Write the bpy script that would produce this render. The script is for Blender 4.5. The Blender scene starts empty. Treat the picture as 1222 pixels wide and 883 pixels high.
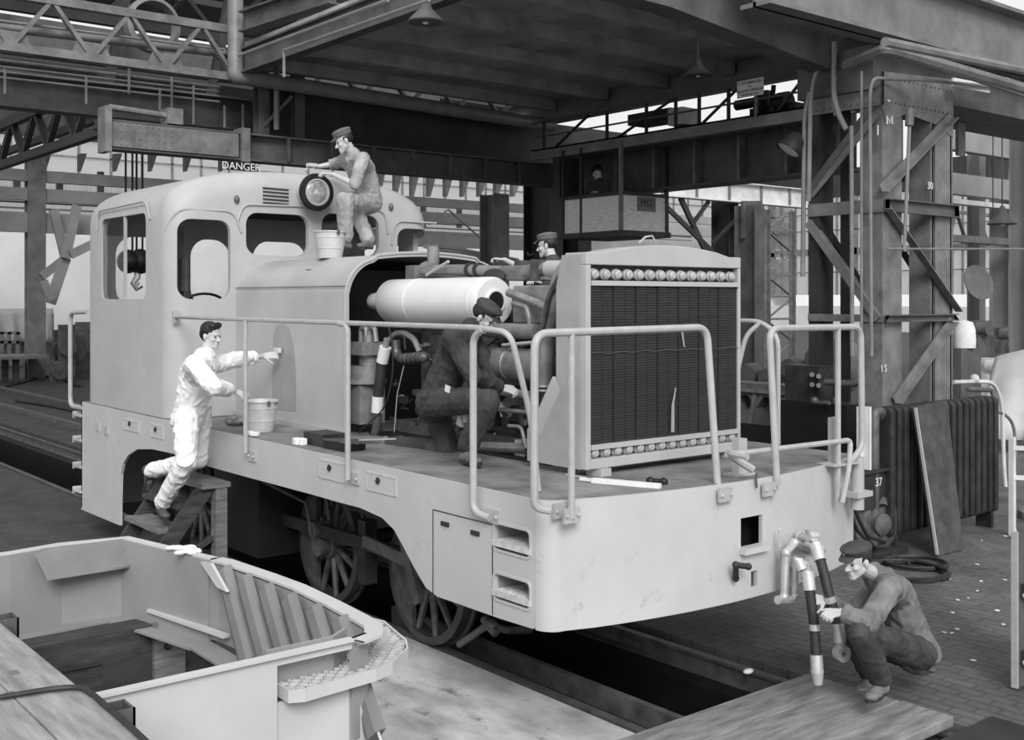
import bpy, math, random
from mathutils import Vector as V, Matrix, noise
random.seed(7)
PI = math.pi
SC = bpy.context.scene
COL = SC.collection
# ------------------------------------------------------------------ camera, sky, sun, exposure
FPX = 1331.0; TH = math.atan(1081 / 1331.0); CT = math.cos(TH); ST = math.sin(TH)
CAM = (5.12, -6.0, 2.81); HOR = 357.0
cd = bpy.data.cameras.new('camera'); cam = bpy.data.objects.new('camera', cd); COL.objects.link(cam)
cam.location = CAM; cam.rotation_euler = (PI / 2, 0, PI / 2 - TH + 0.0)
fw = V((-CT, ST, 0)); cam.rotation_euler = fw.to_track_quat('-Z', 'Y').to_euler()
cd.sensor_width = 36; cd.lens = FPX / 1222 * 36; cd.shift_y = -(441.5 - HOR) / 1222
cd.clip_end = 400; SC.camera = cam
W = bpy.data.worlds.new('daylight'); SC.world = W; W.use_nodes = True
bg = W.node_tree.nodes['Background']; bg.inputs[0].default_value = (1, 1, 1, 1); bg.inputs[1].default_value = 0.9
def sun(name, frm, strength, angle):
    l = bpy.data.lights.new(name, 'SUN'); l.energy = strength; l.angle = angle
    o = bpy.data.objects.new(name, l); COL.objects.link(o)
    o.rotation_euler = (-V(frm)).to_track_quat('-Z', 'Y').to_euler(); return o
sun('sun', (1.0, -0.62, 0.78), 2.6, math.radians(26))
SC.view_settings.view_transform = 'Standard'; SC.view_settings.look = 'None'
SC.view_settings.exposure = 0.0; SC.view_settings.gamma = 1; SC.view_settings.use_curve_mapping = False
try:
    SC.cycles.max_bounces = 6; SC.cycles.diffuse_bounces = 3; SC.cycles.sample_clamp_indirect = 4; SC.cycles.use_denoising = True
except Exception: pass

def P(px, py, X=None, Y=None, Z=None, D=None):
    """point of the place seen in direction (px, py) of the 1222x883 photograph, on a given plane"""
    a = (px - 611.0) / FPX; b = (HOR - py) / FPX
    w = CT * a + ST; s = ST * a - CT
    if X is not None: t = (X - CAM[0]) / s
    elif Y is not None: t = (Y - CAM[1]) / w
    elif Z is not None: t = (Z - CAM[2]) / b
    else: t = D
    return V((CAM[0] + s * t, CAM[1] + w * t, CAM[2] + b * t))

# ------------------------------------------------------------------ materials
MATS = {}
def mat(name, v, rough=0.6, metal=0.0, var=0.12, scale=3.0, bump=0.0, bscale=40.0, stretch=(1, 1, 1), spots=0.0, spot_v=0.9, spot_scale=6.0, coat=0):
    if name in MATS: return MATS[name]
    m = bpy.data.materials.new(name); m.use_nodes = True; nt = m.node_tree; N = nt.nodes; L = nt.links
    b = N['Principled BSDF']; b.inputs['Roughness'].default_value = rough; b.inputs['Metallic'].default_value = metal
    if coat: b.inputs['Coat Weight'].default_value = coat
    tc = N.new('ShaderNodeTexCoord'); mp = N.new('ShaderNodeMapping'); mp.inputs['Scale'].default_value = stretch
    L.new(tc.outputs['Object'], mp.inputs[0])
    n = N.new('ShaderNodeTexNoise'); n.inputs['Scale'].default_value = scale; n.inputs['Detail'].default_value = 7; n.inputs['Roughness'].default_value = 0.62
    L.new(mp.outputs[0], n.inputs['Vector'])
    r = N.new('ShaderNodeValToRGB'); lo = max(0.0, v * (1 - var)); hi = min(1, v * (1 + var))
    r.color_ramp.elements[0].position = 0.32; r.color_ramp.elements[1].position = 0.68
    r.color_ramp.elements[0].color = (lo, lo, lo, 1); r.color_ramp.elements[1].color = (hi, hi, hi, 1)
    L.new(n.outputs['Fac'], r.inputs[0]); last = r.outputs[0]
    if spots:
        n2 = N.new('ShaderNodeTexNoise'); n2.inputs['Scale'].default_value = spot_scale; n2.inputs['Detail'].default_value = 9; n2.inputs['Roughness'].default_value = 0.75
        L.new(mp.outputs[0], n2.inputs['Vector'])
        r2 = N.new('ShaderNodeValToRGB'); r2.color_ramp.elements[0].position = 0.72 - spots * 0.25; r2.color_ramp.elements[1].position = 0.78 - spots * 0.2
        L.new(n2.outputs['Fac'], r2.inputs[0])
        mx = N.new('ShaderNodeMixRGB'); L.new(r2.outputs[0], mx.inputs[0]); L.new(last, mx.inputs[1]); mx.inputs[2].default_value = (spot_v, spot_v, spot_v, 1)
        last = mx.outputs[0]
    L.new(last, b.inputs['Base Color'])
    if bump:
        n3 = N.new('ShaderNodeTexNoise'); n3.inputs['Scale'].default_value = bscale; n3.inputs['Detail'].default_value = 5
        L.new(mp.outputs[0], n3.inputs['Vector'])
        bp = N.new('ShaderNodeBump'); bp.inputs['Strength'].default_value = bump; bp.inputs['Distance'].default_value = 0.01
        L.new(n3.outputs['Fac'], bp.inputs['Height']); L.new(bp.outputs[0], b.inputs['Normal'])
    MATS[name] = m; return m
def mat_tread():
    if 'tread' in MATS: return MATS['tread']
    m = mat('tread', 0.20, 0.7, 0, 0.45, 2.5, spots=0.35, spot_v=0.3)
    nt = m.node_tree; N = nt.nodes; L = nt.links; b = N['Principled BSDF']
    tc = N.new('ShaderNodeTexCoord'); mp = N.new('ShaderNodeMapping'); mp.inputs['Rotation'].default_value = (0, 0, PI / 4); mp.inputs['Scale'].default_value = (28, 28, 28)
    ch = N.new('ShaderNodeTexChecker'); ch.inputs['Scale'].default_value = 1.0
    L.new(tc.outputs['Object'], mp.inputs[0]); L.new(mp.outputs[0], ch.inputs['Vector'])
    bp = N.new('ShaderNodeBump'); bp.inputs['Strength'].default_value = 0.6; bp.inputs['Distance'].default_value = 0.006
    L.new(ch.outputs['Fac'], bp.inputs['Height']); L.new(bp.outputs[0], b.inputs['Normal']); return m
def mat_brick(name, v1, v2, mortar, w, h, scale=1.0, rot=0.0, rough=0.8, msize=0.02, var=0.6):
    m = bpy.data.materials.new(name); m.use_nodes = True; nt = m.node_tree; N = nt.nodes; L = nt.links; b = N['Principled BSDF']
    b.inputs['Roughness'].default_value = rough
    tc = N.new('ShaderNodeTexCoord'); mp = N.new('ShaderNodeMapping'); mp.inputs['Rotation'].default_value = (0, 0, rot)
    L.new(tc.outputs['Object'], mp.inputs[0])
    br = N.new('ShaderNodeTexBrick'); br.inputs['Scale'].default_value = scale; br.inputs['Brick Width'].default_value = w; br.inputs['Row Height'].default_value = h
    br.inputs['Mortar Size'].default_value = msize; br.inputs['Color1'].default_value = (v1, v1, v1, 1); br.inputs['Color2'].default_value = (v2, v2, v2, 1); br.inputs['Mortar'].default_value = (mortar, mortar, mortar, 1)
    L.new(mp.outputs[0], br.inputs['Vector'])
    n = N.new('ShaderNodeTexNoise'); n.inputs['Scale'].default_value = 0.9; n.inputs['Detail'].default_value = 9; n.inputs['Roughness'].default_value = 0.7
    L.new(mp.outputs[0], n.inputs['Vector'])
    r = N.new('ShaderNodeValToRGB'); r.color_ramp.elements[0].position = 0.34; r.color_ramp.elements[1].position = 0.66
    a = 1 - var; r.color_ramp.elements[0].color = (a, a, a, 1); r.color_ramp.elements[1].color = (1, 1, 1, 1)
    L.new(n.outputs['Fac'], r.inputs[0])
    mx = N.new('ShaderNodeMixRGB'); mx.blend_type = 'MULTIPLY'; mx.inputs[0].default_value = 1
    L.new(br.outputs['Color'], mx.inputs[1]); L.new(r.outputs[0], mx.inputs[2]); L.new(mx.outputs[0], b.inputs['Base Color'])
    bp = N.new('ShaderNodeBump'); bp.inputs['Strength'].default_value = 0.4; bp.inputs['Distance'].default_value = 0.01
    L.new(n.outputs['Fac'], bp.inputs['Height']); L.new(bp.outputs[0], b.inputs['Normal'])
    MATS[name] = m; return m
PAINT = mat('primer_grey_paint', 0.45, 0.5, 0, 0.07, 2.2, 0.05, 60, spots=0.08, spot_v=0.72, spot_scale=9)
PAINT2 = mat('hood_paint', 0.42, 0.5, 0, 0.1, 1.6, 0.06, 50, spots=0.1, spot_v=0.62, spot_scale=14)
RPAINT = mat('shaded_radiator_paint', 0.36, 0.55, 0, 0.12, 3, 0.05)  # darker than the frame paint: weaker light on the sides is in the colour
FPAINT = mat('apron_paint', 0.52, 0.5, 0, 0.06, 2.0, 0.05, 60, spots=0.5, spot_v=0.40, spot_scale=5)
RAIL = mat('handrail_paint', 0.42, 0.45, 0, 0.1, 12)
FARG = mat('haze_tinted_far_steel', .30, .8, 0, .15, 1)  # distance haze put into a lighter steel colour
DARK = mat('dark_steel', 0.035, 0.55, 0.2, 0.5, 5)
BLACK = mat('near_black', 0.008, 0.5, 0, 0.5, 5)
STEEL = mat('worn_steel', 0.12, 0.5, 0.3, 0.4, 6)
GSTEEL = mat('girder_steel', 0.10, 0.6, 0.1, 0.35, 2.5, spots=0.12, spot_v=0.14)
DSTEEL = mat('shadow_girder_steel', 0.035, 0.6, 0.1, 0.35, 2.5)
LSTEEL = mat('column_steel', 0.18, 0.55, 0.1, 0.35, 4, spots=0.22, spot_v=0.35, spot_scale=5)
HSTEEL = mat('pale_girder_steel', 0.66, 0.6, 0.0, 0.2, 2)
MSTEEL = mat('mid_girder_steel', 0.18, 0.6, 0.0, 0.3, 2)
PIPE = mat('pipe_paint', 0.22, 0.35, 0.1, 0.2, 4)
SILVER = mat('silver_paint', 0.80, 0.38, 0.1, 0.06, 3)
ALU = mat('bright_metal', 0.6, 0.35, 0.5, 0.2, 8)
ENG = mat('engine_metal', 0.10, 0.45, 0.3, 0.5, 9)
ENGL = mat('engine_cast_grey', 0.24, 0.45, 0.2, 0.3, 8)
RUBBER = mat('rubber', 0.025, 0.6, 0, 0.3, 10)
CORE = mat('radiator_core', 0.035, 0.6, 0.1, 0.3, 3, 0.5, 8, stretch=(1, 1, 60))
WOOD = mat('worn_planks', 0.30, 0.8, 0, 0.35, 3, 0.3, 20, stretch=(1, 6, 1), spots=0.2, spot_v=0.12)
DWOOD = mat('dark_timber', 0.05, 0.8, 0, 0.5, 4, 0.4, 20, stretch=(5, 1, 5))
MWOOD = mat('grey_timber', 0.17, 0.8, 0, 0.35, 5, 0.4, 18, stretch=(1, 1, 6))
PWOOD = mat('painted_boards', 0.82, 0.7, 0, 0.25, 6, 0.2, 14, stretch=(1, 1, 8))
TREAD = mat_tread()
GRID = mat('galvanised_tread', 0.6, 0.5, 0.1, 0.2, 20)
SKIN = mat('skin', 0.52, 0.5, 0, 0.08, 12); HAIR = mat('dark_hair', 0.012, 0.5, 0, 0.4, 30)
WHITE = mat('white_cotton', 0.86, 0.8, 0, 0.06, 5); DENIM = mat('washed_denim', 0.34, 0.85, 0, 0.3, 6, spots=0.15, spot_v=0.13)
NAVY = mat('dark_overalls', 0.045, 0.85, 0, 0.45, 7); GREYC = mat('grey_work_jacket', 0.17, 0.85, 0, 0.35, 7)
CAPM = mat('cap_cloth', 0.05, 0.85, 0, 0.3, 9); CAPL = mat('grey_cap_cloth', 0.12, 0.85, 0, 0.3, 9)
SHOE = mat('scuffed_leather', 0.07, 0.55, 0, 0.5, 10); SHOEL = mat('dusty_leather', 0.16, 0.6, 0, 0.4, 10)
GALV = mat('galvanised_bucket', 0.62, 0.45, 0.2, 0.12, 7); CHALK = mat('chalk_white', 0.8, 0.9, 0, 0.1, 10)
CANVAS = mat('pale_tarpaulin', 0.6, 0.85, 0, 0.12, 2.5)
# ------------------------------------------------------------------ mesh building
def frame_of(d, up=(0, 0, 1)):
    z = V(d).normalized(); u = V(up)
    if abs(z.dot(u.normalized())) > 0.98: u = V((1, 0, 0))
    x = u.cross(z).normalized(); y = z.cross(x); return x, y, z
class MB:
    def __init__(s): s.v = []; s.f = []; s.sm = []
    def add(s, vs, fs, smooth=False):
        o = len(s.v); s.v += [tuple(p) for p in vs]; s.f += [tuple(i + o for i in f) for f in fs]; s.sm += [smooth] * len(fs); return s
    def box(s, c, size, rz=0.0, rx=0.0, ry=0.0):
        R = Matrix.Rotation(rz, 3, 'Z') @ Matrix.Rotation(ry, 3, 'Y') @ Matrix.Rotation(rx, 3, 'X'); c = V(c)
        vs = [c + R @ V((x * size[0] / 2, y * size[1] / 2, z * size[2] / 2)) for x in (-1, 1) for y in (-1, 1) for z in (-1, 1)]
        return s.add(vs, [(0, 1, 3, 2), (4, 6, 7, 5), (0, 4, 5, 1), (2, 3, 7, 6), (0, 2, 6, 4), (1, 5, 7, 3)])
    def bb(s, x0, x1, y0, y1, z0, z1): return s.box(((x0 + x1) / 2, (y0 + y1) / 2, (z0 + z1) / 2), (abs(x1 - x0), abs(y1 - y0), abs(z1 - z0)))
    def sect(s, a, b, poly, up=(0, 0, 1)):
        a = V(a); b = V(b); x, y, z = frame_of(b - a, up); n = len(poly)
        vs = [a + x * p[0] + y * p[1] for p in poly] + [b + x * p[0] + y * p[1] for p in poly]
        fs = [(i, (i + 1) % n, (i + 1) % n + n, i + n) for i in range(n)]
        return s.add(vs, fs + [tuple(range(n))[::-1], tuple(range(n, 2 * n))])
    def bar(s, a, b, w, h, up=(0, 0, 1)): return s.sect(a, b, [(-w / 2, -h / 2), (w / 2, -h / 2), (w / 2, h / 2), (-w / 2, h / 2)], up)
    def ibeam(s, a, b, w, h, t=0.02, up=(0, 0, 1), tw=None):
        k = (tw or t) / 2
        return s.sect(a, b, [(-w / 2, -h / 2), (w / 2, -h / 2), (w / 2, -h / 2 + t), (k, -h / 2 + t), (k, h / 2 - t), (w / 2, h / 2 - t), (w / 2, h / 2), (-w / 2, h / 2), (-w / 2, h / 2 - t), (-k, h / 2 - t), (-k, -h / 2 + t), (-w / 2, -h / 2 + t)], up)
    def angle(s, a, b, w, t=0.012, up=(0, 0, 1)): return s.sect(a, b, [(0, 0), (w, 0), (w, t), (t, t), (t, w), (0, w)], up)
    def chan(s, a, b, w, h, t=0.015, up=(0, 0, 1)): return s.sect(a, b, [(0, -h / 2), (w, -h / 2), (w, -h / 2 + t), (t, -h / 2 + t), (t, h / 2 - t), (w, h / 2 - t), (w, h / 2), (0, h / 2)], up)
    def tube(s, pts, r, n=10, caps=True, bend=0.0):
        pts = [V(p) for p in pts]
        if bend and len(pts) > 2:
            q = [pts[0]]
            for i in range(1, len(pts) - 1):
                a, b, c = pts[i - 1], pts[i], pts[i + 1]
                k = min(bend, (a - b).length * 0.49, (c - b).length * 0.49)
                p0 = b + (a - b).normalized() * k; p1 = b + (c - b).normalized() * k
                for j in range(7):
                    t = j / 6; q.append(p0 * (1 - t) ** 2 + b * 2 * t * (1 - t) + p1 * t * t)
            q.append(pts[-1]); pts = q
        rs = r if isinstance(r, (list, tuple)) else [r] * len(pts)
        if len(rs) != len(pts): rs = [rs[0]] * len(pts)
        vs = []; x = None
        for i, p in enumerate(pts):
            d = (pts[min(i + 1, len(pts) - 1)] - pts[max(i - 1, 0)])
            if d.length < 1e-9: d = V((0, 0, 1))
            d.normalize()
            if x is None: x, y, _ = frame_of(d)
            x = (x - d * x.dot(d)).normalized(); y = d.cross(x)
            vs += [p + (x * math.cos(2 * PI * k / n) + y * math.sin(2 * PI * k / n)) * rs[i] for k in range(n)]
        fs = [(i * n + k, i * n + (k + 1) % n, (i + 1) * n + (k + 1) % n, (i + 1) * n + k) for i in range(len(pts) - 1) for k in range(n)]
        s.add(vs, fs, True)
        if caps:
            m = (len(pts) - 1) * n; o = len(s.v) - len(vs)
            s.f += [tuple(o + k for k in range(n))[::-1], tuple(o + m + k for k in range(n))]; s.sm += [False, False]
        return s
    def lathe(s, c, prof, axis=(0, 0, 1), n=24, smooth=True):
        """prof: (radius, distance along axis)"""
        x, y, z = frame_of(axis, (0, 0, 1) if abs(V(axis).normalized().z) < .9 else (1, 0, 0)); c = V(c)
        vs = [c + z * h + (x * math.cos(2 * PI * k / n) + y * math.sin(2 * PI * k / n)) * max(r, 1e-4) for r, h in prof for k in range(n)]
        fs = [(i * n + k, i * n + (k + 1) % n, (i + 1) * n + (k + 1) % n, (i + 1) * n + k) for i in range(len(prof) - 1) for k in range(n)]
        s.add(vs, fs, smooth); o = len(s.v) - len(vs)
        if prof[0] != prof[-1]:
            m = (len(prof) - 1) * n
            s.f += [tuple(o + k for k in range(n))[::-1], tuple(o + m + k for k in range(n))]; s.sm += [False, False]
        return s
    def cyl(s, a, b, r, n=20, r2=None):
        a = V(a); b = V(b); return s.lathe(a, [(r, 0), (r if r2 is None else r2, (b - a).length)], b - a, n)
    def sph(s, c, r, n=10, m=7, R=None):
        c = V(c); r = (r, r, r) if not isinstance(r, (list, tuple)) else r; vs = []
        for i in range(m + 1):
            a = PI * i / m
            for k in range(n):
                b = 2 * PI * k / n; p = V((r[0] * math.sin(a) * math.cos(b), r[1] * math.sin(a) * math.sin(b), r[2] * math.cos(a)))
                vs.append(c + (R @ p if R else p))
        fs = [(i * n + k, (i + 1) * n + k, (i + 1) * n + (k + 1) % n, i * n + (k + 1) % n) for i in range(m) for k in range(n)]
        return s.add(vs, fs, True)
    def prism(s, poly, a, b):
        """poly: 3-D points on one face; swept by vector b-a"""
        d = V(b) - V(a); n = len(poly); vs = [V(p) for p in poly] + [V(p) + d for p in poly]
        return s.add(vs, [(i, (i + 1) % n, (i + 1) % n + n, i + n) for i in range(n)] + [tuple(range(n))[::-1], tuple(range(n, 2 * n))])
    def ribbon(s, pts, z0, z1, t, closed=False, smooth=False):
        """vertical curved plate along plan points, thickness t to the inside (left of travel)"""
        pts = [V((p[0], p[1], 0)) for p in pts]; n = len(pts); inn = []
        for i, p in enumerate(pts):
            a = pts[(i - 1) % n] if (closed or i) else p; b = pts[(i + 1) % n] if (closed or i < n - 1) else p
            d = (b - a).normalized(); inn.append(p + V((-d.y, d.x, 0)) * t)
        vs = [(p.x, p.y, z) for z in (z0, z1) for p in pts] + [(p.x, p.y, z) for z in (z0, z1) for p in inn]
        fs = []
        for i in range(n if closed else n - 1):
            j = (i + 1) % n
            fs += [(i, j, n + j, n + i), (2 * n + j, 2 * n + i, 3 * n + i, 3 * n + j), (n + i, n + j, 3 * n + j, 3 * n + i), (j, i, 2 * n + i, 2 * n + j)]
        if not closed: fs += [(0, n, 3 * n, 2 * n), (n - 1, 3 * n - 1, 4 * n - 1, 2 * n - 1)]
        return s.add(vs, fs, smooth)
    def build(s, name, material, parent=None, bevel=0.0, clean=False):
        me = bpy.data.meshes.new(name); me.from_pydata(s.v, [], s.f); me.update()
        me.polygons.foreach_set('use_smooth', s.sm)
        import bmesh
        b = bmesh.new(); b.from_mesh(me)
        if clean: bmesh.ops.remove_doubles(b, verts=b.verts, dist=1e-5)
        bmesh.ops.recalc_face_normals(b, faces=b.faces); b.to_mesh(me); b.free()
        me.materials.append(material)
        if any(s.sm): me.set_sharp_from_angle(angle=math.radians(36))
        o = bpy.data.objects.new(name, me); COL.objects.link(o)
        if parent is not None: put_under(o, parent)
        if bevel:
            m = o.modifiers.new('bevel', 'BEVEL'); m.width = bevel; m.segments = 2; m.limit_method = 'ANGLE'; m.angle_limit = math.radians(40)
        return o
def put_under(o, parent):
    M = Matrix.Identity(4); p = parent; chain = []
    while p is not None: chain.append(p); p = p.parent
    for q in reversed(chain): M = M @ q.matrix_parent_inverse @ q.matrix_basis
    o.parent = parent; o.matrix_parent_inverse = M.inverted()
def tag(o, label=None, cat=None, group=None, kind=None):
    if label: o['label'] = label
    if cat: o['category'] = cat
    if group: o['group'] = group
    if kind: o['kind'] = kind
    return o
def empty(name, loc, label=None, cat=None, group=None, kind=None):
    o = bpy.data.objects.new(name, None); COL.objects.link(o); o.location = loc; o.empty_display_size = .1
    return tag(o, label, cat, group, kind)
def struct(o): o['kind'] = 'structure'; return o
def bake(o, mods):
    """apply modifiers to the object's own mesh"""
    bpy.context.view_layer.update()
    dg = bpy.context.evaluated_depsgraph_get(); me = bpy.data.meshes.new_from_object(o.evaluated_get(dg))
    old = o.data; o.modifiers.clear(); o.data = me
    return o
def tri(o):
    import bmesh
    b = bmesh.new(); b.from_mesh(o.data); bmesh.ops.triangulate(b, faces=[f for f in b.faces if len(f.verts) > 4]); bmesh.ops.recalc_face_normals(b, faces=b.faces); b.to_mesh(o.data); b.free()
def cut(o, cutters):
    tri(o)
    bpy.context.view_layer.update()
    tmp = []
    for c in cutters:
        q = c.build('cutter', PAINT); tmp.append(q)
        m = o.modifiers.new('b', 'BOOLEAN'); m.operation = 'DIFFERENCE'; m.object = q; m.solver = 'EXACT'
        bake(o, None); tri(o)
    for q in tmp: bpy.data.objects.remove(q, do_unlink=True)
    for p in o.data.polygons: pass
    return o
def rrect(c, w, h, r, n=5, ax=(1, 0, 0), ay=(0, 0, 1)):
    c = V(c); ax = V(ax); ay = V(ay); out = []
    for cx, cy, a0 in ((w / 2 - r, h / 2 - r, 0), (-w / 2 + r, h / 2 - r, PI / 2), (-w / 2 + r, -h / 2 + r, PI), (w / 2 - r, -h / 2 + r, 1.5 * PI)):
        for k in range(n + 1):
            a = a0 + PI / 2 * k / n; out.append(c + ax * (cx + r * math.cos(a)) + ay * (cy + r * math.sin(a)))
    return out
def text(name, body, size, loc, xdir, up, material, parent=None, ext=0.002, align='CENTER'):
    cu = bpy.data.curves.new(name, 'FONT'); cu.body = body; cu.size = size; cu.extrude = ext; cu.align_x = align; cu.align_y = 'CENTER'
    t = bpy.data.objects.new('t', cu); COL.objects.link(t); bpy.context.view_layer.update()
    me = bpy.data.meshes.new_from_object(t.evaluated_get(bpy.context.evaluated_depsgraph_get())); bpy.data.objects.remove(t, do_unlink=True)
    x = V(xdir).normalized(); y = V(up); y = (y - x * y.dot(x)).normalized(); z = x.cross(y)
    M = Matrix((x, y, z)).transposed().to_4x4(); M.translation = V(loc); me.transform(M)
    me.materials.clear(); me.materials.append(material)
    o = bpy.data.objects.new(name, me); COL.objects.link(o)
    if parent is not None: put_under(o, parent)
    return o
def dup_tree(root, delta, label=None, rot=None):
    def cp(o, par):
        c = o.copy(); COL.objects.link(c)
        if par is not None: c.parent = par
        for ch in o.children: cp(ch, c)
        return c
    r = cp(root, None); r.location = V(root.location) + V(delta)
    if rot: r.rotation_euler = rot
    if label: r['label'] = label
    return r
# ------------------------------------------------------------------ floor, pit, rails, walls, roof
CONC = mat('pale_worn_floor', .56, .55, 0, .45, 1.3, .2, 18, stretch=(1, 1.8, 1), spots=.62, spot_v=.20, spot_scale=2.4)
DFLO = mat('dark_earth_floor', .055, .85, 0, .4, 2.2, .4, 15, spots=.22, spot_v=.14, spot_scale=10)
BFLO = mat_brick('wood_block_floor', .20, .165, .12, .24, .11, 1.0, 0.0, .7, .012, .62)
def slab(name, x0, x1, y0, y1, z0, z1, m_): return struct(MB().bb(x0, x1, y0, y1, z0, z1).build(name, m_))
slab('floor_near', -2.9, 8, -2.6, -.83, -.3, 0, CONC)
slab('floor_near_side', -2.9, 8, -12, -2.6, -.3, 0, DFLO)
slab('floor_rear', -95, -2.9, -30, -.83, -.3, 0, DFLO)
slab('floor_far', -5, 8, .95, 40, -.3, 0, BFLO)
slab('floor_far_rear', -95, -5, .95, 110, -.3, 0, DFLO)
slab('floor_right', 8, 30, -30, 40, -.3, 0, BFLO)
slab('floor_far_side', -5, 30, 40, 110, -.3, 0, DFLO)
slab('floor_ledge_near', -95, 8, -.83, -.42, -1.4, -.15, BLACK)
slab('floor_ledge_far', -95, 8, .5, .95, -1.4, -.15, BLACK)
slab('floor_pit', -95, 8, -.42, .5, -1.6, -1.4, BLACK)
def railtrack(y, x0, x1, grp='rails under the locomotive', lab=None):
    m = MB().sect((x0, y, -.07), (x1, y, -.07), [(-.065, -.08), (.065, -.08), (.065, -.068), (.012, -.055), (.012, .035), (.036, .045), (.036, .068), (-.036, .068), (-.036, .045), (-.012, .035), (-.012, -.055), (-.065, -.068)])
    return tag(m.build('track_rail', STEEL), lab, 'rail', grp)
railtrack(-.75, -60, 7, lab='steel rail nearer the camera, running under the near wheels of the locomotive')
railtrack(.75, -60, 7, lab='steel rail on the far side of the dark inspection pit under the locomotive')
tag(MB().bb(-3.5, 4, -.42, -.36, -.16, .0).build('pit_edge_angle', STEEL), 'steel angle edging the near side of the dark pit in front of the locomotive', 'steel edging')
# walls
def wall_y(name, y, x0, x1, z1, m_): return struct(MB().bb(x0, x1, y, y + .4, 0, z1).build(name, m_))
WALLM = mat('pale_distant_wall', .62, .9, 0, .1, .3); WALLG = mat('grey_corrugated_wall', .34, .9, 0, .15, 3, stretch=(.3, 3, .05))
XW = -62
struct(MB().bb(XW - .4, XW, -40, 84, 0, 6.6).build('wall_rear', WALLM))
struct(MB().bb(XW - .4, XW, -40, 84, 7.6, 10.2).build('wall_rear_upper', WALLG))
struct(MB().bb(XW - .4, XW, -40, 84, 12.2, 14.6).build('wall_rear_top', DSTEEL))
sash = MB()
for k in range(60):
    y = -30 + k * 1.9; sash.bb(XW - .2, XW - .1, y, y + .14, 10.2, 12.2); sash.bb(XW - .2, XW - .1, y, y + .07, 6.6, 7.6)
sash.bb(XW - .2, XW - .1, -40, 84, 11.15, 11.25)
struct(sash.build('window_1', MSTEEL))
pane = bpy.data.materials.new('dusty_pane'); pane.use_nodes = True; pb = pane.node_tree.nodes['Principled BSDF']; pb.inputs['Transmission Weight'].default_value = .8; pb.inputs['Roughness'].default_value = .5; pb.inputs['Base Color'].default_value = (.6, .6, .6, 1); pb.inputs['IOR'].default_value = 1.05
struct(MB().bb(XW - .26, XW - .24, -40, 84, 10.2, 12.2).build('window_2', pane))
YW = 80
struct(MB().bb(-62, 30, YW, YW + .4, 0, 2.2).build('wall_far', WALLM))
struct(MB().bb(-62, 30, YW, YW + .4, 12.0, 14.5).build('wall_far_top', DSTEEL))
sash = MB()
for k in range(62): x = -62 + k * 1.5; sash.bb(x, x + (.7 if k % 6 == 0 else .12), YW, YW + .2, 3.2, 12)
for z in (5.2, 6.8, 7.3, 9, 10.5): sash.bb(-62, 30, YW, YW + .15, z, z + (.5 if z == 6.8 else .1))
struct(sash.build('window_3', MSTEEL))
struct(MB().bb(-62, 30, YW + .26, YW + .28, 3.2, 12).build('window_4', pane))
# low ceiling over the locomotive, with joists along Y and edge beams along X
CEIL = mat('sooty_ceiling', .34, .8, 0, .4, 1.2, spots=.2, spot_v=.30)
XC0, XC1, YC0, YC1, ZC = -13.2, -3.4, 2.32, 9.5, 7.0
struct(MB().bb(XC0, XC1, YC0, YC1, ZC + .0, ZC + .12).build('ceiling', CEIL))
def beam(name, a, b, w, h, m_, label, group='ceiling joists', cat='beam', t=.03):
    return tag(MB().ibeam(a, b, w, h, t).build(name, m_), label, cat, group)
JOIST = mat('joist_steel', .36, .7, 0, .3, 2)
ords = ['the headlight man', 'the pendant lamp']
JX = [-12.6, -11.0, -9.4, -7.8, -6.2, -4.7]
JL = ['ceiling joist deepest in the hall, just above the bright clerestory slit', 'second ceiling joist in front of the clerestory slit', 'third ceiling joist in front of the clerestory slit', 'fourth ceiling joist, just behind the pendant lamp', 'fifth ceiling joist, passing in front of the pendant lamp', 'ceiling joist nearest the camera at the top of the picture']
for x, l in zip(JX, JL): tag(MB().bb(x - .09, x + .09, YC0, YC1, ZC - .22, ZC).build('ceiling_joist', JOIST), l, 'joist', 'ceiling joists')
MB_ = MB().ibeam((XC0 - 1, YC1 + .1, ZC - .20), (XC1 - .3, YC1 + .1, ZC - .20), .3, .5, .03)
tag(MB_.build('edge_girder', MSTEEL), 'plate girder along the right edge of the dark ceiling, above the crane walkway', 'girder')
tag(MB().ibeam((XC0, YC0, ZC - .2), (XC1 + .3, YC0, ZC - .2), .2, .42, .03).build('edge_girder', GSTEEL), 'steel beam along the left edge of the dark ceiling, right of the vertical pipe', 'girder')
tag(MB().ibeam(P(292, 27, Z=7.4), P(400, -9, Z=7.4), .25, .35, .03).build('slanting_beam', GSTEEL), 'short slanting beam just right of the vertical pipe at the top of the picture', 'beam')
# high roofs behind and beside, with open light strips
HROOF = mat('high_roof', .05, .9)
k = 1
for x0, x1 in ((-46, -40), (-39.4, -36.6), (-32.6, -28), (-27.3, -22), (-21.2, -13.3)):
    struct(MB().bb(x0, x1, 4.5 if x0 == -27.3 else -30, 9.6 if x1 > -14 else (24 if x1 > -23 else 30), 12, 12.2).build('roof_%d' % k, HROOF)); k += 1
struct(MB().bb(-21.2, -13.3, 9.6, 24, 12, 12.2).build('roof_%d' % k, HROOF)); k += 1
for y0, y1 in ((10.6, 13.2), (17.5, 21.2), (25.2, 30), (31, 40)):
    struct(MB().bb(-5, 6, y0, y1, 10.4, 10.6).build('roof_%d' % k, HROOF)); k += 1
for x in (-4, -1, 2, 5): tag(MB().bb(x - .1, x + .1, 10, 40, 10.1, 10.4).build('roof_purlin', DSTEEL), 'dark purlin under the skylight beyond the crane walkway', 'roof beam', 'purlins under the far skylight')
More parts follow.
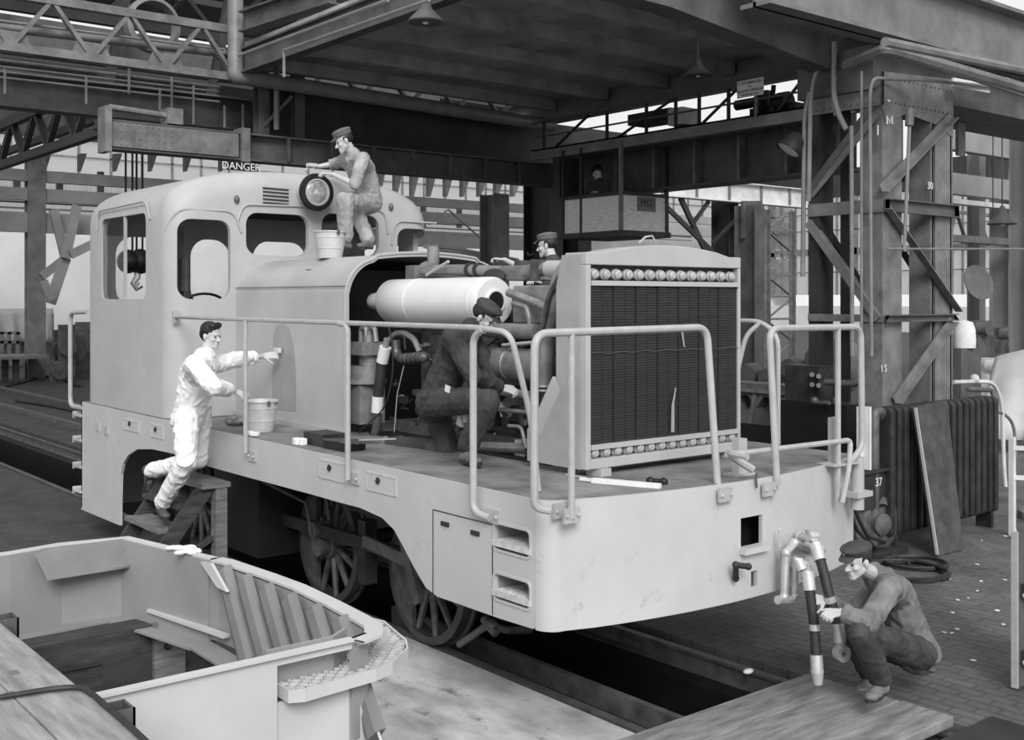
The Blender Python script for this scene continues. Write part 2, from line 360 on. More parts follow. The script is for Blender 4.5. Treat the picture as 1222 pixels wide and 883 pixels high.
# clerestory truss behind the ceiling edge
def truss(name, a, b, h, n, label, m_=GSTEEL, c=.16, d=.09, gusset=True, group=None, cat='truss', verts=False):
    a = V(a); b = V(b); up = V((0, 0, h)); root = empty(name, a, label, cat, group)
    MB().bar(a, b, c, c).build('chord', m_, root); MB().bar(a + up, b + up, c, c).build('chord', m_, root)
    for i in range(n):
        p, q, r = a.lerp(b, i / n), a.lerp(b, (i + .5) / n), a.lerp(b, (i + 1) / n)
        MB().bar(p, q + up, d, d * .6).build('diagonal', m_, root); MB().bar(q + up, r, d, d * .6).build('diagonal', m_, root)
        if verts: MB().bar(p, p + up, d * .8, d * .8).build('vertical', m_, root)
        if gusset: MB().prism([p + V((0, 0, -.08)), p + (b - a).normalized() * .35 + V((0, 0, -.08)), p + (b - a).normalized() * .22 + V((0, 0, .25)), p - (b - a).normalized() * .22 + V((0, 0, .25)), p - (b - a).normalized() * .35 + V((0, 0, -.08))], (0, 0, 0), (-.03, 0, 0)).build('gusset_plate', m_, root)
    return root
XG = -13.4
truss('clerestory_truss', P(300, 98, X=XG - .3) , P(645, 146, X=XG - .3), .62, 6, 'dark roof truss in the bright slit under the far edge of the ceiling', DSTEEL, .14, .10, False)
# ---- girder G1 and what is above it
g = lambda x, y, X=XG: P(x, y, X=X)
a, b = g(127, 161, -12.2), g(660, 207, -12.2)
zc = (g(130, 145, -12.2).z + g(130, 178, -12.2).z) / 2
g1 = empty('crane_girder', (-12.2, a.y, zc), 'dark riveted crane girder crossing behind the cab roof and the seated man', 'girder')
MB().ibeam((-12.2, a.y, zc), (-12.2, 11.5, zc), .35, .46, .03).build('girder_web', GSTEEL, g1)
m = MB()
for k in range(26):
    for j in (-.15, -.05, .05, .15): m.sph((-12.0, a.y + .15 + k * .1 * (1.0), zc + j), .014, 6, 4) if k < 9 else m.sph((-12.0, a.y + 2.3 + k * .35, zc + (.2 if j > 0 else -.2)), .012, 6, 4)
m.build('rivets', LSTEEL, g1)
MB().bb(-12.04, -12.0, a.y, a.y + 2.1, zc - .19, zc + .19).build('splice_plate', LSTEEL, g1)
MB().bb(-12.3, -11.95, a.y - .1, a.y, zc - .28, zc + .42).build('end_plate', LSTEEL, g1)
MB().bb(-12.3, -11.98, a.y + 2.15, a.y + 2.3, zc - .26, zc + .3).build('stiffener', LSTEEL, g1)
MB().tube([(-12.1, a.y, zc + .42), (-12.1, a.y + .95, zc + .38)], .05).bb(-12.3, -12.0, a.y + .9, a.y + 1.15, zc + .25, zc + .5).build('buffer', LSTEEL, g1)
for k in range(12): y = a.y + 3 + k * .85; MB().bb(-12.05, -12.0, y, y + .05, zc - .2, zc + .2).build('stiffener', GSTEEL, g1)
# deep dark box girder above/behind it
z0, z1 = g(400, 175, -13).z, g(400, 118, -13).z
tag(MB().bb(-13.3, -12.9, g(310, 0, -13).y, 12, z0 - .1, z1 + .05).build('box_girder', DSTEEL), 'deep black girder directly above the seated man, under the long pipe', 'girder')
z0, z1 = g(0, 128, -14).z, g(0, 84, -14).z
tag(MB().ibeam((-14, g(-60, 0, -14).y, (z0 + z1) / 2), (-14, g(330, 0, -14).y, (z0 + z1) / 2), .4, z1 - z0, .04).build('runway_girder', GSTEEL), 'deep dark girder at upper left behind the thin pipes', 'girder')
# open truss at the upper left
a, b = g(-40, 47, -12.6), g(280, 91, -12.6); zb = (g(0, 55, -12.6).z + g(262, 90, -12.6).z) / 2
tr = truss('roof_truss', (-12.6, a.y - .6, zb), (-12.6, b.y, zb), .80, 4, 'open lattice truss across the upper left corner', LSTEEL, .13, .10)
a, b = g(0, 118, -16), g(0, 0, -16)
tag(MB().bb(-16.2, -16, -5, 9, 7.4, 7.9).build('upper_beam', GSTEEL), 'dark beam high in the upper left corner behind the lattice truss', 'beam')
for i, (X_, zz, lab) in enumerate(((-17, 8.3, 'second'), (-20, 9.3, 'third'))):
    truss('roof_truss', (X_, -6, zz), (X_, 9, zz), 1.3, 6, '%s lattice truss deep in the upper left, behind the front one' % lab, DSTEEL, .18, .14, False)
for i, y in enumerate((-3.2, -1.2, 1.0, 3.0)):
    tag(MB().bar((-15.5, y, 5.9), (-15.5, y + .9, 10.5), .16, .16).build('roof_brace', DSTEEL), 'dark slanting brace among the trusses in the upper left corner', 'brace', 'braces in the upper left corner')
p = g(178, 32, -15); tag(MB().lathe(p, [(.42, 0), (.5, .05), (.5, .25), (.42, .3), (.42, 0)], (1, 0, 0), 28).build('crane_drum', MSTEEL), 'rounded metal guard seen through the lattice truss at upper left', 'guard')
# pipes
def pipe(name, pts, r, m_, label, cat='pipe', group=None, bend=.0, n=12): return tag(MB().tube(pts, r, n, bend=bend).build(name, m_), label, cat, group)
pipe('steam_pipe', [g(-60, 26, -12.9), g(268, 64, -12.9)], .07, PIPE, 'medium pipe running through the upper left lattice truss')
pipe('conduit', [g(-60, 17, -12.7), g(268, 59, -12.7)], .022, PIPE, 'thin pipe just above the medium pipe in the upper left truss')
for i, (y0, y1, lb) in enumerate(((70, 104, 'uppermost'), (78, 109.5, 'second'), (84, 115, 'third'), (91, 121.5, 'lowest'))):
    pipe('thin_pipe', [g(-20, y0 - 1, -13.4), g(262, y1, -13.4)], .03 if i == 0 else .02, PIPE, '%s of the four thin parallel pipes at upper left' % lb, group='four thin pipes at upper left')
for i, (x, y0, y1) in enumerate(((6, 82, 112), (103, 92, 124), (154, 74, 112), (191, 105, 132), (205, 92, 146), (231, 102, 148), (268, 126, 152), (290, 125, 155))):
    pipe('pipe_hanger', [g(x, y0, -13.2), g(x, y1, -13.2)], .022, PIPE, 'short upright stanchion holding the thin pipes above the girder', group='stanchions of the thin pipes', n=6)
Xp = -12.3
pz = g(290, 92, Xp).z
pipe('drain_pipe', [g(281, -60, Xp), V((Xp, g(281, 0, Xp).y, pz + .12)), V((Xp, g(281, 0, Xp).y, pz + .0)), V((Xp, g(310, 0, Xp).y, pz)), g(620, 144, Xp), g(660, 150, Xp)], .13, PIPE, 'large round pipe coming down at upper left and turning along under the ceiling', bend=.3, n=20)
pipe('conduit', [P(285, 66, Y=0.1), P(463, 0, Y=0.1)], .02, PIPE, 'thin straight conduit slanting up from the big pipe elbow', n=8)
pipe('conduit', [P(339, 92, Y=.7), P(339, 60, Y=.7), P(512, 0, Y=.7)], .02, PIPE, 'bent conduit slanting up towards the pendant lamp', n=8)
pipe('conduit', [g(330, 70, -12.5), g(330, 155, -12.5)], .05, MSTEEL, 'upright pipe between the posts behind the big pipe elbow', n=8)
for x, w in ((312, .22), (355, .18)):
    p = g(x, 90, -12.8); tag(MB().ibeam((-12.8, p.y, zc + .3), (-12.8, p.y, 7), .2, w, .02, up=(1, 0, 0)).build('gallery_post', GSTEEL), '%s steel post standing on the girder behind the pipe elbow' % ('left' if x == 312 else 'right'), 'post', 'posts behind the pipe elbow')
tag(MB().bar(g(314, 150, -12.7), g(348, 115, -12.7), .08, .05).build('post_brace', LSTEEL), 'short diagonal brace between the two posts behind the pipe elbow', 'brace')
# truss along X at the left with bright gaps
for (x0, y0, x1, y1, Yy, lab) in ((0, 197, 128, 156, 1.2, 'near'), (0, 182, 128, 145, 3.0, 'far')):
    a = P(-80, y0 + 80 * .333, Y=Yy); b = P(x1, y1, Y=Yy); a.z = b.z = (a.z + b.z) / 2
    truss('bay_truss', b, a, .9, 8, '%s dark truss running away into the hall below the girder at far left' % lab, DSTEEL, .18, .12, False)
# ------------------------------------------------------------------ crane walkway, crane cab, tower
YK = 8.0
zk = P(800, 160, Y=YK).z
cw_ = empty('crane_walkway', (-8, YK, zk), 'long steel crane walkway with handrail running above the hanging wooden cab', 'walkway')
xa, xb = P(634, 0, Y=YK).x, P(975, 0, Y=YK).x
zf = (P(640, 186, Y=YK).z + P(950, 135, Y=YK).z) / 2
MB().chan((xa, YK, zf), (xb + 1.5, YK, zf), .1, .20, .02).build('fascia_channel', MSTEEL, cw_)
MB().bb(xa, xb + 1.5, YK, YK + 1.0, zf + .07, zf + .1).build('walkway_floor', DSTEEL, cw_)
for x, y0 in ((648, 130), (723, 125), (770, 0), (805, 110), (833, 0), (868, 100), (960, 0)):
    p = P(x, 0, Y=YK); MB().bar((p.x, YK + .03, zf), (p.x, YK + .03, zf + .62), .045, .045).build('rail_stanchion', DSTEEL, cw_)
MB().tube([(xa, YK + .03, zf + .62), (xb + 1, YK + .03, zf + .62)], .025, 8).build('walkway_rail', GSTEEL, cw_)
MB().tube([(xa, YK + .03, zf + .34), (xb + 1, YK + .03, zf + .34)], .018, 8).build('walkway_rail', GSTEEL, cw_)
for x0, x1 in ((660, 700), (735, 800), (835, 880), (925, 960)):
    MB().bar(P(x0, 0, Y=YK).copy() * 0 + V((P(x0, 0, Y=YK).x, YK + .06, zf + .1)), V((P(x1, 0, Y=YK).x, YK + .06, zf + .6)), .05, .03).build('rail_brace', DSTEEL, cw_)
YK2 = 9.3
a = P(770, 196, Y=YK2); zt = P(900, 150, Y=YK2).z
bgd = tag(MB().ibeam((xa - .5, YK2, 5.33), (xb - .2, YK2, 5.33), .5, 1.0, .04).build('crane_bridge_girder', GSTEEL), 'deep dark crane bridge girder beneath the walkway, right of the hanging cab', 'girder')
for k in range(8): x = xa + 1.2 + k * 1.0; MB().bb(x, x + .05, YK2 - .22, YK2 - .03, 4.88, 5.62).build('stiffener', LSTEEL, bgd)

# trolley machinery on the walkway
def at(x, y, Yy): return P(x, y, Y=Yy)
t = empty('crane_motor', at(895, 125, 8.7), 'dark electric crane motor and gearing on the walkway under the notice board', 'motor')
a, b = at(879, 132, 8.7), at(912, 114, 8.7); MB().cyl((a.x, 8.7, (a.z + b.z) / 2), (b.x, 8.7, (a.z + b.z) / 2), (b.z - a.z) / 2, 20).build('motor_body', BLACK, t)
a = at(928, 132, 8.7); m = MB().cyl((a.x - .25, 8.6, a.z + .12), (a.x - .1, 8.6, a.z + .12), .22, 18).cyl((a.x + .1, 8.6, a.z + .1), (a.x + .3, 8.6, a.z + .1), .16, 18).box((a.x, 8.7, a.z + .0), (.9, .3, .14)).tube([(a.x - .05, 8.6, a.z), (a.x, 8.6, a.z + .4)], .04); m.build('gear', BLACK, t)
a, b = at(749, 150, 8.5), at(800, 128, 8.5); tag(MB().bb(a.x, b.x, 8.5, 9, a.z, b.z).build('resistor_box', DSTEEL), 'dark slatted resistor box on the crane walkway', 'box')
a, b = at(797, 150, 8.45), at(814, 127, 8.45); tag(MB().bb(a.x, b.x, 8.45, 8.9, a.z, b.z).build('switch_cabinet', HSTEEL), 'pale upright cabinet on the crane walkway beside the resistor box', 'cabinet')
# notice board
a, b = at(881, 118, YK), at(912, 92, YK); nb = MB().box(((a.x + b.x) / 2, YK - .02, (a.z + b.z) / 2), (b.x - a.x, .02, a.z - b.z + 0 if a.z > b.z else b.z - a.z)).build('notice_board', CHALK); tag(nb, 'small white notice board with black lettering fixed to the crane walkway rail', 'sign')
c = ((a.x + b.x) / 2, YK - .032, (a.z + b.z) / 2)
for i, (s_, sz) in enumerate((('IT IS FORBIDDEN', .062), ('TO', .04), ('TRANSMIT MESSAGES', .058), ('FROM THIS CAB', .045))):
    text('lettering', s_, sz, (c[0], c[1], c[2] + .085 - i * .062), (1, 0, 0), (0, 0, 1), BLACK, nb)
MB().bar((c[0] + .1, YK, c[2] - .5), (c[0] + .1, YK, c[2]), .05, .03).build('sign_post', LSTEEL, nb)
# hanging operator's cab
YO = 8.0
pL, pM, pR = at(672, 282, YO), at(735, 282, YO), at(775, 280, YO)
zb_, zt_ = at(735, 275, YO).z, at(735, 231, YO).z
x0, x1 = pL.x, pM.x + .15
oc = empty('crane_cab', ((x0 + x1) / 2, YO + .6, zb_), 'open wooden crane operator cab hanging under the walkway and marked M52', 'crane cab')
yb = YO + 1.15
MB().bb(x0, x1, YO, YO + .04, zb_, zt_).build('front_boards', PWOOD, oc)
MB().bb(x1 - .04, x1, YO, yb, zb_, zt_).build('side_boards', PWOOD, oc)
MB().bb(x0, x0 + .04, YO, yb, zb_, zt_).build('side_boards', PWOOD, oc); MB().bb(x0, x1, yb, yb + .04, zb_, zt_).build('back_boards', PWOOD, oc)
MB().bb(x0 - .06, x1 + .04, YO - .04, yb + .08, zb_ - .1, zb_).build('cab_floor', DARK, oc)
MB().bar((x0, YO - .02, zt_), (x1, YO - .02, zt_), .05, .06).bar((x1 + .01, YO, zt_), (x1 + .01, yb, zt_), .05, .06).build('top_rail', DARK, oc)
for x, y in ((x0 + .02, YO), (x1, YO - .02), (x1, yb), (x0 + .5, YO + .02)): MB().bar((x, y, zb_), (x, y, zf), .07, .05).build('hanger_post', LSTEEL if (x, y) == (x1, YO - .02) else DARK, oc)
MB().bb(x0 - .3, x0 - .1, YO, YO + .5, zt_ + .05, zf - .1).build('control_box', DSTEEL, oc)
MB().bb(x1 - .5, x1 + .1, YO + .7, YO + .8, zt_ + .08, zt_ + .12).build('controller_shelf', DARK, oc)
text('cab_number', 'M52', .17, (x1 + .008, YO + .62, zt_ - .16), (0, 1, 0), (0, 0, 1), BLACK, oc)
MB().bb(x1 + .0, x1 + .006, YO + .38, YO + .86, zt_ - .30, zt_ - .04).build('number_plate', MSTEEL, oc)
# pale runway girder beyond, along Y
Xg = -15
zz = P(900, 229, X=Xg).z; h = abs(P(820, 212, X=Xg).z - P(820, 237, X=Xg).z)
zz = (P(820, 212, X=Xg).z + P(820, 237, X=Xg).z) / 2
pg = empty('pale_girder', (Xg, 14, zz), 'pale painted girder spanning behind the hanging crane cab', 'girder')
MB().ibeam((Xg, P(742, 0, X=Xg).y, zz), (Xg, P(975, 0, X=Xg).y, zz), .3, h, .03).build('girder_web', HSTEEL, pg)
for x in (752, 788, 829, 868, 906, 940): y = P(x, 0, X=Xg).y; MB().bb(Xg + .03, Xg + .08, y, y + .06, zz - h * .45, zz + h * .45).build('stiffener', MSTEEL, pg)
# Y-shaped dark braces and columns below it
def brace(x0, y0, x1, y1, X_, w, lab, m_=DSTEEL, grp=None, cat='brace'): return tag(MB().bar(P(x0, y0, X=X_), P(x1, y1, X=X_), w, w * .5, (1, 0, 0)).build('diagonal_brace', m_), lab, cat, grp)
brace(783, 235, 855, 305, Xg, .13, 'long dark brace slanting down right below the pale girder')
brace(812, 236, 842, 300, Xg, .15, 'steeper dark brace below the pale girder, crossing the long one')
brace(846, 240, 826, 268, Xg, .11, 'short brace leaning left below the pale girder')
brace(890, 250, 850, 290, Xg, .1, 'brace leaning left against the dark column behind the radiator')
def column(x, w, y0, X_, m_, lab, y1=None, grp=None):
    p = P(x, 300, X=X_); ztop = P(x, y0, X=X_).z; ww = (P(x + w / 2, 300, X=X_) - P(x - w / 2, 300, X=X_)).length
    return tag(MB().ibeam((X_, p.y, 0), (X_, p.y, ztop), .4, ww, .03, up=(1, 0, 0)).bb(X_ - .18, X_ + .18, p.y - ww / 2, p.y + ww / 2, 0, .2).build('steel_column', m_), lab, 'column', grp)
column(865, 18, 240, Xg - .6, DSTEEL, 'narrow dark column rising behind the right half of the radiator')
column(894, 20, 245, Xg + .4, GSTEEL, 'broad dark column just right of the radiator top')
tag(MB().prism([P(903, 280, X=Xg + .2), P(915, 262, X=Xg + .2), P(905, 240, X=Xg + .2), P(884, 240, X=Xg + .2), P(884, 285, X=Xg + .2)], (0, 0, 0), (.1, 0, 0)).build('column_bracket', GSTEEL), 'curved bracket at the head of the broad dark column', 'bracket')
# lattice tower seen between them
p = P(928, 300, X=-20); lt = empty('lattice_column', (-20, p.y, 0), 'pale lattice column standing in the bay right of the radiator', 'column')
yy = [P(915, 0, X=-20).y, P(945, 0, X=-20).y]
for y in yy: MB().angle((-20, y, 0), (-20, y, 6), .18, .03, (1, 0, 0)).build('leg_angle', LSTEEL, lt)
for k in range(7): z = .5 + k * .8; MB().bar((-20, yy[k % 2], z), (-20, yy[1 - k % 2], z + .75), .1, .04).bar((-20, yy[0], z), (-20, yy[1], z), .1, .08).build('lattice_bar', LSTEEL, lt)
# dark wall of columns behind the crane cab
for x, w, l in ((648, 36, 'widest black column, behind the man in the cap'), (686, 26, 'black column under the crane cab'), (590, 22, 'grey steel cabinet column left of the black columns')):
    column(x, w, 205 if x != 590 else 232, -13.6 if x != 590 else -13.2, DSTEEL if x != 590 else MSTEEL, l)
# middle background: gallery with stacked pale plates
MB_ = MB()
for i in range(6): MB_.prism([P(505 + i * 9, 292 + i * 5, X=-16), P(600 - i * 2, 309 + i * 1.5, X=-16), P(602 - i * 2, 313 + i * 1.5, X=-16), P(505 + i * 9, 296 + i * 5, X=-16)], (0, 0, 0), (.6, 0, 0))
tag(MB_.build('plate_stack', CANVAS), 'stack of pale bent plates beyond the hood, seen past the cab corner', 'plates')
tag(MB().bb(-18, -17, P(505, 0, X=-17).y, P(600, 0, X=-17).y, 0, 3.1).build('assembly_bench', MSTEEL), 'grey bench carrying the pale plates beyond the hood', 'bench')
tag(MB().bar(P(512, 268, X=-17), P(535, 250, X=-17), .05, .03).bar(P(535, 250, X=-17), P(580, 290, X=-17), .05, .03).bar(P(540, 280, X=-17), P(580, 283, X=-17), .04, .03).build('jib_frame', MSTEEL), 'thin jib frame above the pale plates', 'frame')
# rear crane runway across the left background
Xr = -36
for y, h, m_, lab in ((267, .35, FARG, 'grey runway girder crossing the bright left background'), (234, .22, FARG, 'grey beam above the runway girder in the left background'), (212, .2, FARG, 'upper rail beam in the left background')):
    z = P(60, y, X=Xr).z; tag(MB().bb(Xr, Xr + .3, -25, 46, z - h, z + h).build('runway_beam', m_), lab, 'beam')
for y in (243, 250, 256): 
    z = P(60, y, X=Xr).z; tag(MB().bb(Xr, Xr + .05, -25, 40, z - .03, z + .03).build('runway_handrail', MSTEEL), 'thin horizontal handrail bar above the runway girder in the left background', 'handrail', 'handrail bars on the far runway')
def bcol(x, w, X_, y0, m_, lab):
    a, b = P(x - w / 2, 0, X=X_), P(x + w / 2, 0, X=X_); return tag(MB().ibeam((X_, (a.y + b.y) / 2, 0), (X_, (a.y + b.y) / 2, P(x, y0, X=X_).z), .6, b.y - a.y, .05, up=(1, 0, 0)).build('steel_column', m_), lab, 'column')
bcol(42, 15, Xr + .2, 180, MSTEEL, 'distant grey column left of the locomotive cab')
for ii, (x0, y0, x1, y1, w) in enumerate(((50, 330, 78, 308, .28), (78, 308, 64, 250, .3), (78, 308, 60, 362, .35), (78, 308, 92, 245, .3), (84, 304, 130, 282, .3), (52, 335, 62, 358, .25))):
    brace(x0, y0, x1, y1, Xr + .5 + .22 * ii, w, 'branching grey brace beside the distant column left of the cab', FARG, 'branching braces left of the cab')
for k in range(7):
    x = 50 + k * 42; p = P(x, 195, X=Xr - 6); tag(MB().prism([P(x, 184, X=Xr - 6), P(x + 9, 184, X=Xr - 6), P(x + 2, 205, X=Xr - 6), P(x, 205, X=Xr - 6)], (0, 0, 0), (.3, 0, 0)).build('wall_bracket', GSTEEL), 'small triangular bracket high on the distant rear wall', 'bracket', 'brackets on the rear wall')
for k in range(9):
    x = 448 + k * 20; tag(MB().prism([P(x, 206 + k * 1.7, X=Xr - 6), P(x + 8, 207 + k * 1.7, X=Xr - 6), P(x + 2, 235, X=Xr - 6), P(x, 235, X=Xr - 6)], (0, 0, 0), (.3, 0, 0)).build('wall_bracket', MSTEEL), 'small triangular bracket high on the distant rear wall', 'bracket', 'brackets on the rear wall')
for k in range(5):
    x = [20, 71, 120, 505, 548][k]; y0, y1 = (205, 235) if k < 3 else (240, 272); a = P(x, y0, X=Xr - 8); b = P(x, y1, X=Xr - 8); tag(MB().bar(a, b, .25, .2).build('wall_post', GSTEEL), 'thin dark post on the distant rear wall', 'post', 'posts on the rear wall')
# crane hook seen through the side window, with its ropes
X_ = -24
hk = empty('crane_hook', P(160, 315, X=X_), 'black crane hook block hanging on ropes, seen through the side window of the cab', 'crane hook')
MB().sph(P(153, 312, X=X_), (.35, .28, .32), 12, 8).sph(P(167, 312, X=X_), (.35, .3, .34), 12, 8).build('hook_block', BLACK, hk)
MB().tube([P(164, 322, X=X_), P(164, 331, X=X_), P(159, 338, X=X_), P(163, 344, X=X_), P(168, 340, X=X_)], .09, 8).build('hook', ALU, hk)
for x in (150, 158, 163, 170): MB().tube([P(x, 310, X=X_), P(x, 100, X=X_)], .03, 5).build('rope', DARK, hk)
GX_ = -2.55
# ---- the column tower at right
TX, TY = -2.5, 5.94; TXL = P(965, 0, Y=TY).x; TYR = P(1136, 0, X=TX).y; ZT = 5.35
tw = empty('column_tower', (TX, TY, 0), 'braced steel column tower with chalk-marked legs standing right of the locomotive', 'tower')
def leg(x, y, w, d, m_=LSTEEL): return MB().ibeam((x, y, 0), (x, y, ZT), w, d, .02).build('tower_leg', m_, tw)
wr = TYR - TY
MB().bb(TX - .30, TX, TY, TY + .42, 0, ZT).build('tower_leg', LSTEEL, tw)
MB().bb(TX - .03, TX, TY - .0, TY + .0, 0, 1).build('tower_leg', LSTEEL, tw) if False else None
MB().ibeam((TX - .14, TYR - .28, 0), (TX - .14, TYR - .28, ZT), .30, .5, .03, up=(0, 1, 0)).build('tower_leg', LSTEEL, tw)
MB().bb(TX - .02, TX + .01, TYR - .42, TYR, 0, ZT).build('tower_flange', LSTEEL, tw)
MB().bb(TXL, TXL + .16, TY, TY + .3, 0, ZT).bb(TXL + .3, TXL + .42, TY + .25, TY + .3, 0, ZT).build('tower_leg', DSTEEL, tw)
MB().bb(TXL, TXL + .3, TYR - .3, TYR, 0, ZT).build('tower_leg', DSTEEL, tw)
z1 = P(1050, 85, X=TX).z; z0 = P(1050, 125, X=TX).z
MB().bb(TXL - .05, TX + .02, TY - .03, TY, z0, z1).build('head_plate', LSTEEL, tw)
a = P(1137, 150, X=TX).z; b = P(1137, 100, X=TX).z
MB().prism([(TX + .02, TY - .03, z0), (TX + .02, TY + .05, z0 - .2), (TX + .02, TY + .5, z0 - .05), (TX + .02, TYR - .4, z0 - .12), (TX + .02, TYR, z0 - .25), (TX + .02, TYR, z1 + .1), (TX + .02, TY - .03, z1)], (0, 0, 0), (-.03, 0, 0)).build('head_plate', LSTEEL, tw)
m = MB(); random.seed(3)
for k in range(16):
    for z in (z0 + .05, z1 - .06): m.sph((TX + .022, TY + .05 + k * wr / 16, z), .014, 6, 4)
for k in range(10):
    for z in (z0 + .05, z1 - .06): m.sph((TXL + .05 + k * .1, TY - .032, z), .014, 6, 4)
m.build('rivets', GSTEEL, tw)
def tie(z, h=.12, lite=True):
    MB().chan((TXL, TY - .02, z), (TX + .02, TY - .02, z), .06, h, .014).build('tower_tie', LSTEEL, tw); MB().chan((TX + .04, TY, z), (TX + .04, TYR, z), -.06, h, .014).build('tower_tie', GSTEEL, tw)
tie(P(1053, 245, X=TX).z, .16); tie(P(1053, 380, X=TX).z, .09)
A = lambda x, y: P(x, y, Y=TY - .05); Bq = lambda x, y: P(x, y, X=TX + .04)
for a, b in ((A(964, 230), A(1042, 133)), (A(966, 262), A(1050, 378))): MB().angle(a, b, .10, .014, (0, 1, 0)).build('tower_brace', LSTEEL, tw)
MB().bar(A(965, 228), A(1040, 128), .02, .09).build('tower_brace', GSTEEL, tw)
for a, b in ((Bq(1052, 230), Bq(1136, 142)), (Bq(1056, 250), Bq(1140, 372)), (Bq(1068, 482), Bq(1136, 385))): MB().angle(a, b, .10, .014, (1, 0, 0)).build('tower_brace', LSTEEL, tw)
for a, b in (((TXL + .1, TYR - .1, 4.0), (TX - .1, TYR - .1, 5.2)), ((TXL + .1, TYR - .1, 3.8), (TX - .1, TYR - .1, 2.6)), ((TXL + .05, TY + .2, 3.8), (TXL + .05, TYR - .1, 2.6))): MB().angle(a, b, .09, .014).build('tower_brace', DSTEEL, tw)
# chalk marks on tower
for (x, y, w, h) in ((1062, 120, .06, .02), (1060, 143, .03, .10), (1066, 143, .03, .10), (1049, 155, .02, .12)): p = Bq(x, y); MB().box((TX + .025, p.y, p.z), (.004, w, h)).build('chalk_mark', CHALK, tw)
text('chalk_number', '30', .13, tuple(P(1110, 222, X=TX + .02)), (0, 1, 0), (0, 0, 1), CHALK, tw)
text('chalk_number', '19', .10, tuple(P(1060, 145, X=TX + .02)), (0, 1, 0), (0, 0, 1), CHALK, tw)
text('chalk_number', 'I S', .12, tuple(P(1055, 440, X=TX + .02)), (0, 1, 0), (0, 0, 1), CHALK, tw)
MB().bb(TXL - .1, TX - .06, TY - .1, 14, ZT + .0, P(1050, 42, X=GX_ + .3).z).build('cap_beam', GSTEEL, tw)
# pipes on the tower
def ap(name, pts, r, lab, m_=PIPE, bend=.1): return pipe(name, pts, r, m_, lab, bend=bend, n=8)
F1 = TY - .25
ap('conduit', [P(1040, 425, Y=F1), P(1038, 110, Y=F1), P(1042, 93, Y=F1), P(1110, 96, X=TX + .25), P(1230, 108, X=TX + .25)], .022, 'bright conduit climbing the tower corner and turning right along its head')
ap('conduit', [P(1028, 410, Y=F1), P(1028, 85, Y=F1)], .018, 'thin upright pipe just left of the bright conduit on the tower')
ap('conduit', [P(1017, 425, Y=F1), P(1016, 150, Y=F1)], .026, 'upright pipe with an open top standing left of the tower corner')
ap('conduit', [P(958, 330, Y=F1), P(960, 140, Y=F1), P(966, 110, Y=F1)], .03, 'pipe running up the left leg of the tower')
ap('conduit', [P(965, 240, Y=F1), P(967, 120, Y=F1), P(972, 90, Y=F1), P(985, 70, Y=F1), P(990, 40, Y=F1)], .03, 'curved conduit rising from the left tower leg to the girder')
ap('conduit', [P(995, 50, Y=F1), P(995, 115, Y=F1), P(1000, 135, Y=F1), P(1010, 155, Y=F1)], .035, 'drooping cable conduit in front of the tower head')
ap('lamp_cord', [P(1079, 300, X=TX + .3), P(1086, 135, X=TX + .3)], .022, 'swinging pipe with a bulbous top hanging inside the tower right bay')
tag(MB().cyl(P(1085, 150, X=TX + .3), P(1086, 130, X=TX + .3), .05).build('pipe_socket', LSTEEL), 'bulbous socket at the top of the leaning pipe in the tower right bay', 'socket')
ap('steam_pipe', [P(1010, 78, Y=F1), P(1058, 58, X=TX + .6), P(1230, 108, X=TX + .6)], .07, 'thick pipe along the head of the tower running off to the right')
ap('steam_pipe', [P(1056, 50, X=TX + .9), P(1230, 86, X=TX + .9)], .055, 'second thick pipe above the first at the upper right')
ap('steam_pipe', [P(1075, 66, X=TX + .4), P(1230, 116, X=TX + .4)], .035, 'slimmer pipe below the two thick ones at the upper right')
a = P(1137, 98, X=TX + .2); b = P(1180, 106, X=TX + .2); tag(MB().bar(a, b, .03, .11).build('marked_strip', CHALK), 'white strip with black marks fixed along the pipes at the upper right', 'sign')
# crossing girders at top right
GX = -2.55
z = P(780, 6, X=GX - .6).z
zb2 = P(985, 88, X=GX - .5).z
tag(MB().prism([P(785, -6, X=GX - .5), P(722, -12, X=GX - .5), P(800, 8, X=GX - .5), P(990, 82, X=GX - .5), P(1010, 60, X=GX - .5), P(1010, -40, X=GX - .5)], (0, 0, 0), (-.3, 0, 0)).build('knee_girder', GSTEEL), 'riveted dark girder end coming down to the tower head from the top centre', 'girder')
g2 = empty('top_girder', (GX + .3, 8, 6), 'heavy riveted girder crossing the top right corner above the tower', 'girder')
zlo = P(1050, 40, X=GX + .3).z
MB().bb(GX - .05, GX + .35, P(915, 0, X=GX + .3).y, 14, zlo, zlo + .05).build('bottom_flange', MSTEEL, g2)
MB().bb(GX + .12, GX + .16, P(915, 0, X=GX + .3).y, 14, zlo, zlo + .75).build('girder_web', MSTEEL, g2)
MB().bb(GX - .05, GX + .35, P(915, 0, X=GX + .3).y, 14, zlo + .75, zlo + .8).build('top_flange', MSTEEL, g2)
m = MB()
for k in range(40): m.sph((GX + .17, P(915, 0, X=GX + .3).y + .1 + k * .17, zlo + .10), .016, 6, 4)
m.build('rivets', MSTEEL, g2)
struct(MB().bb(-3.2, 0.5, 5.5, 16, zlo + 1.3, zlo + 1.4).build('ceiling_right', CEIL)) if False else None
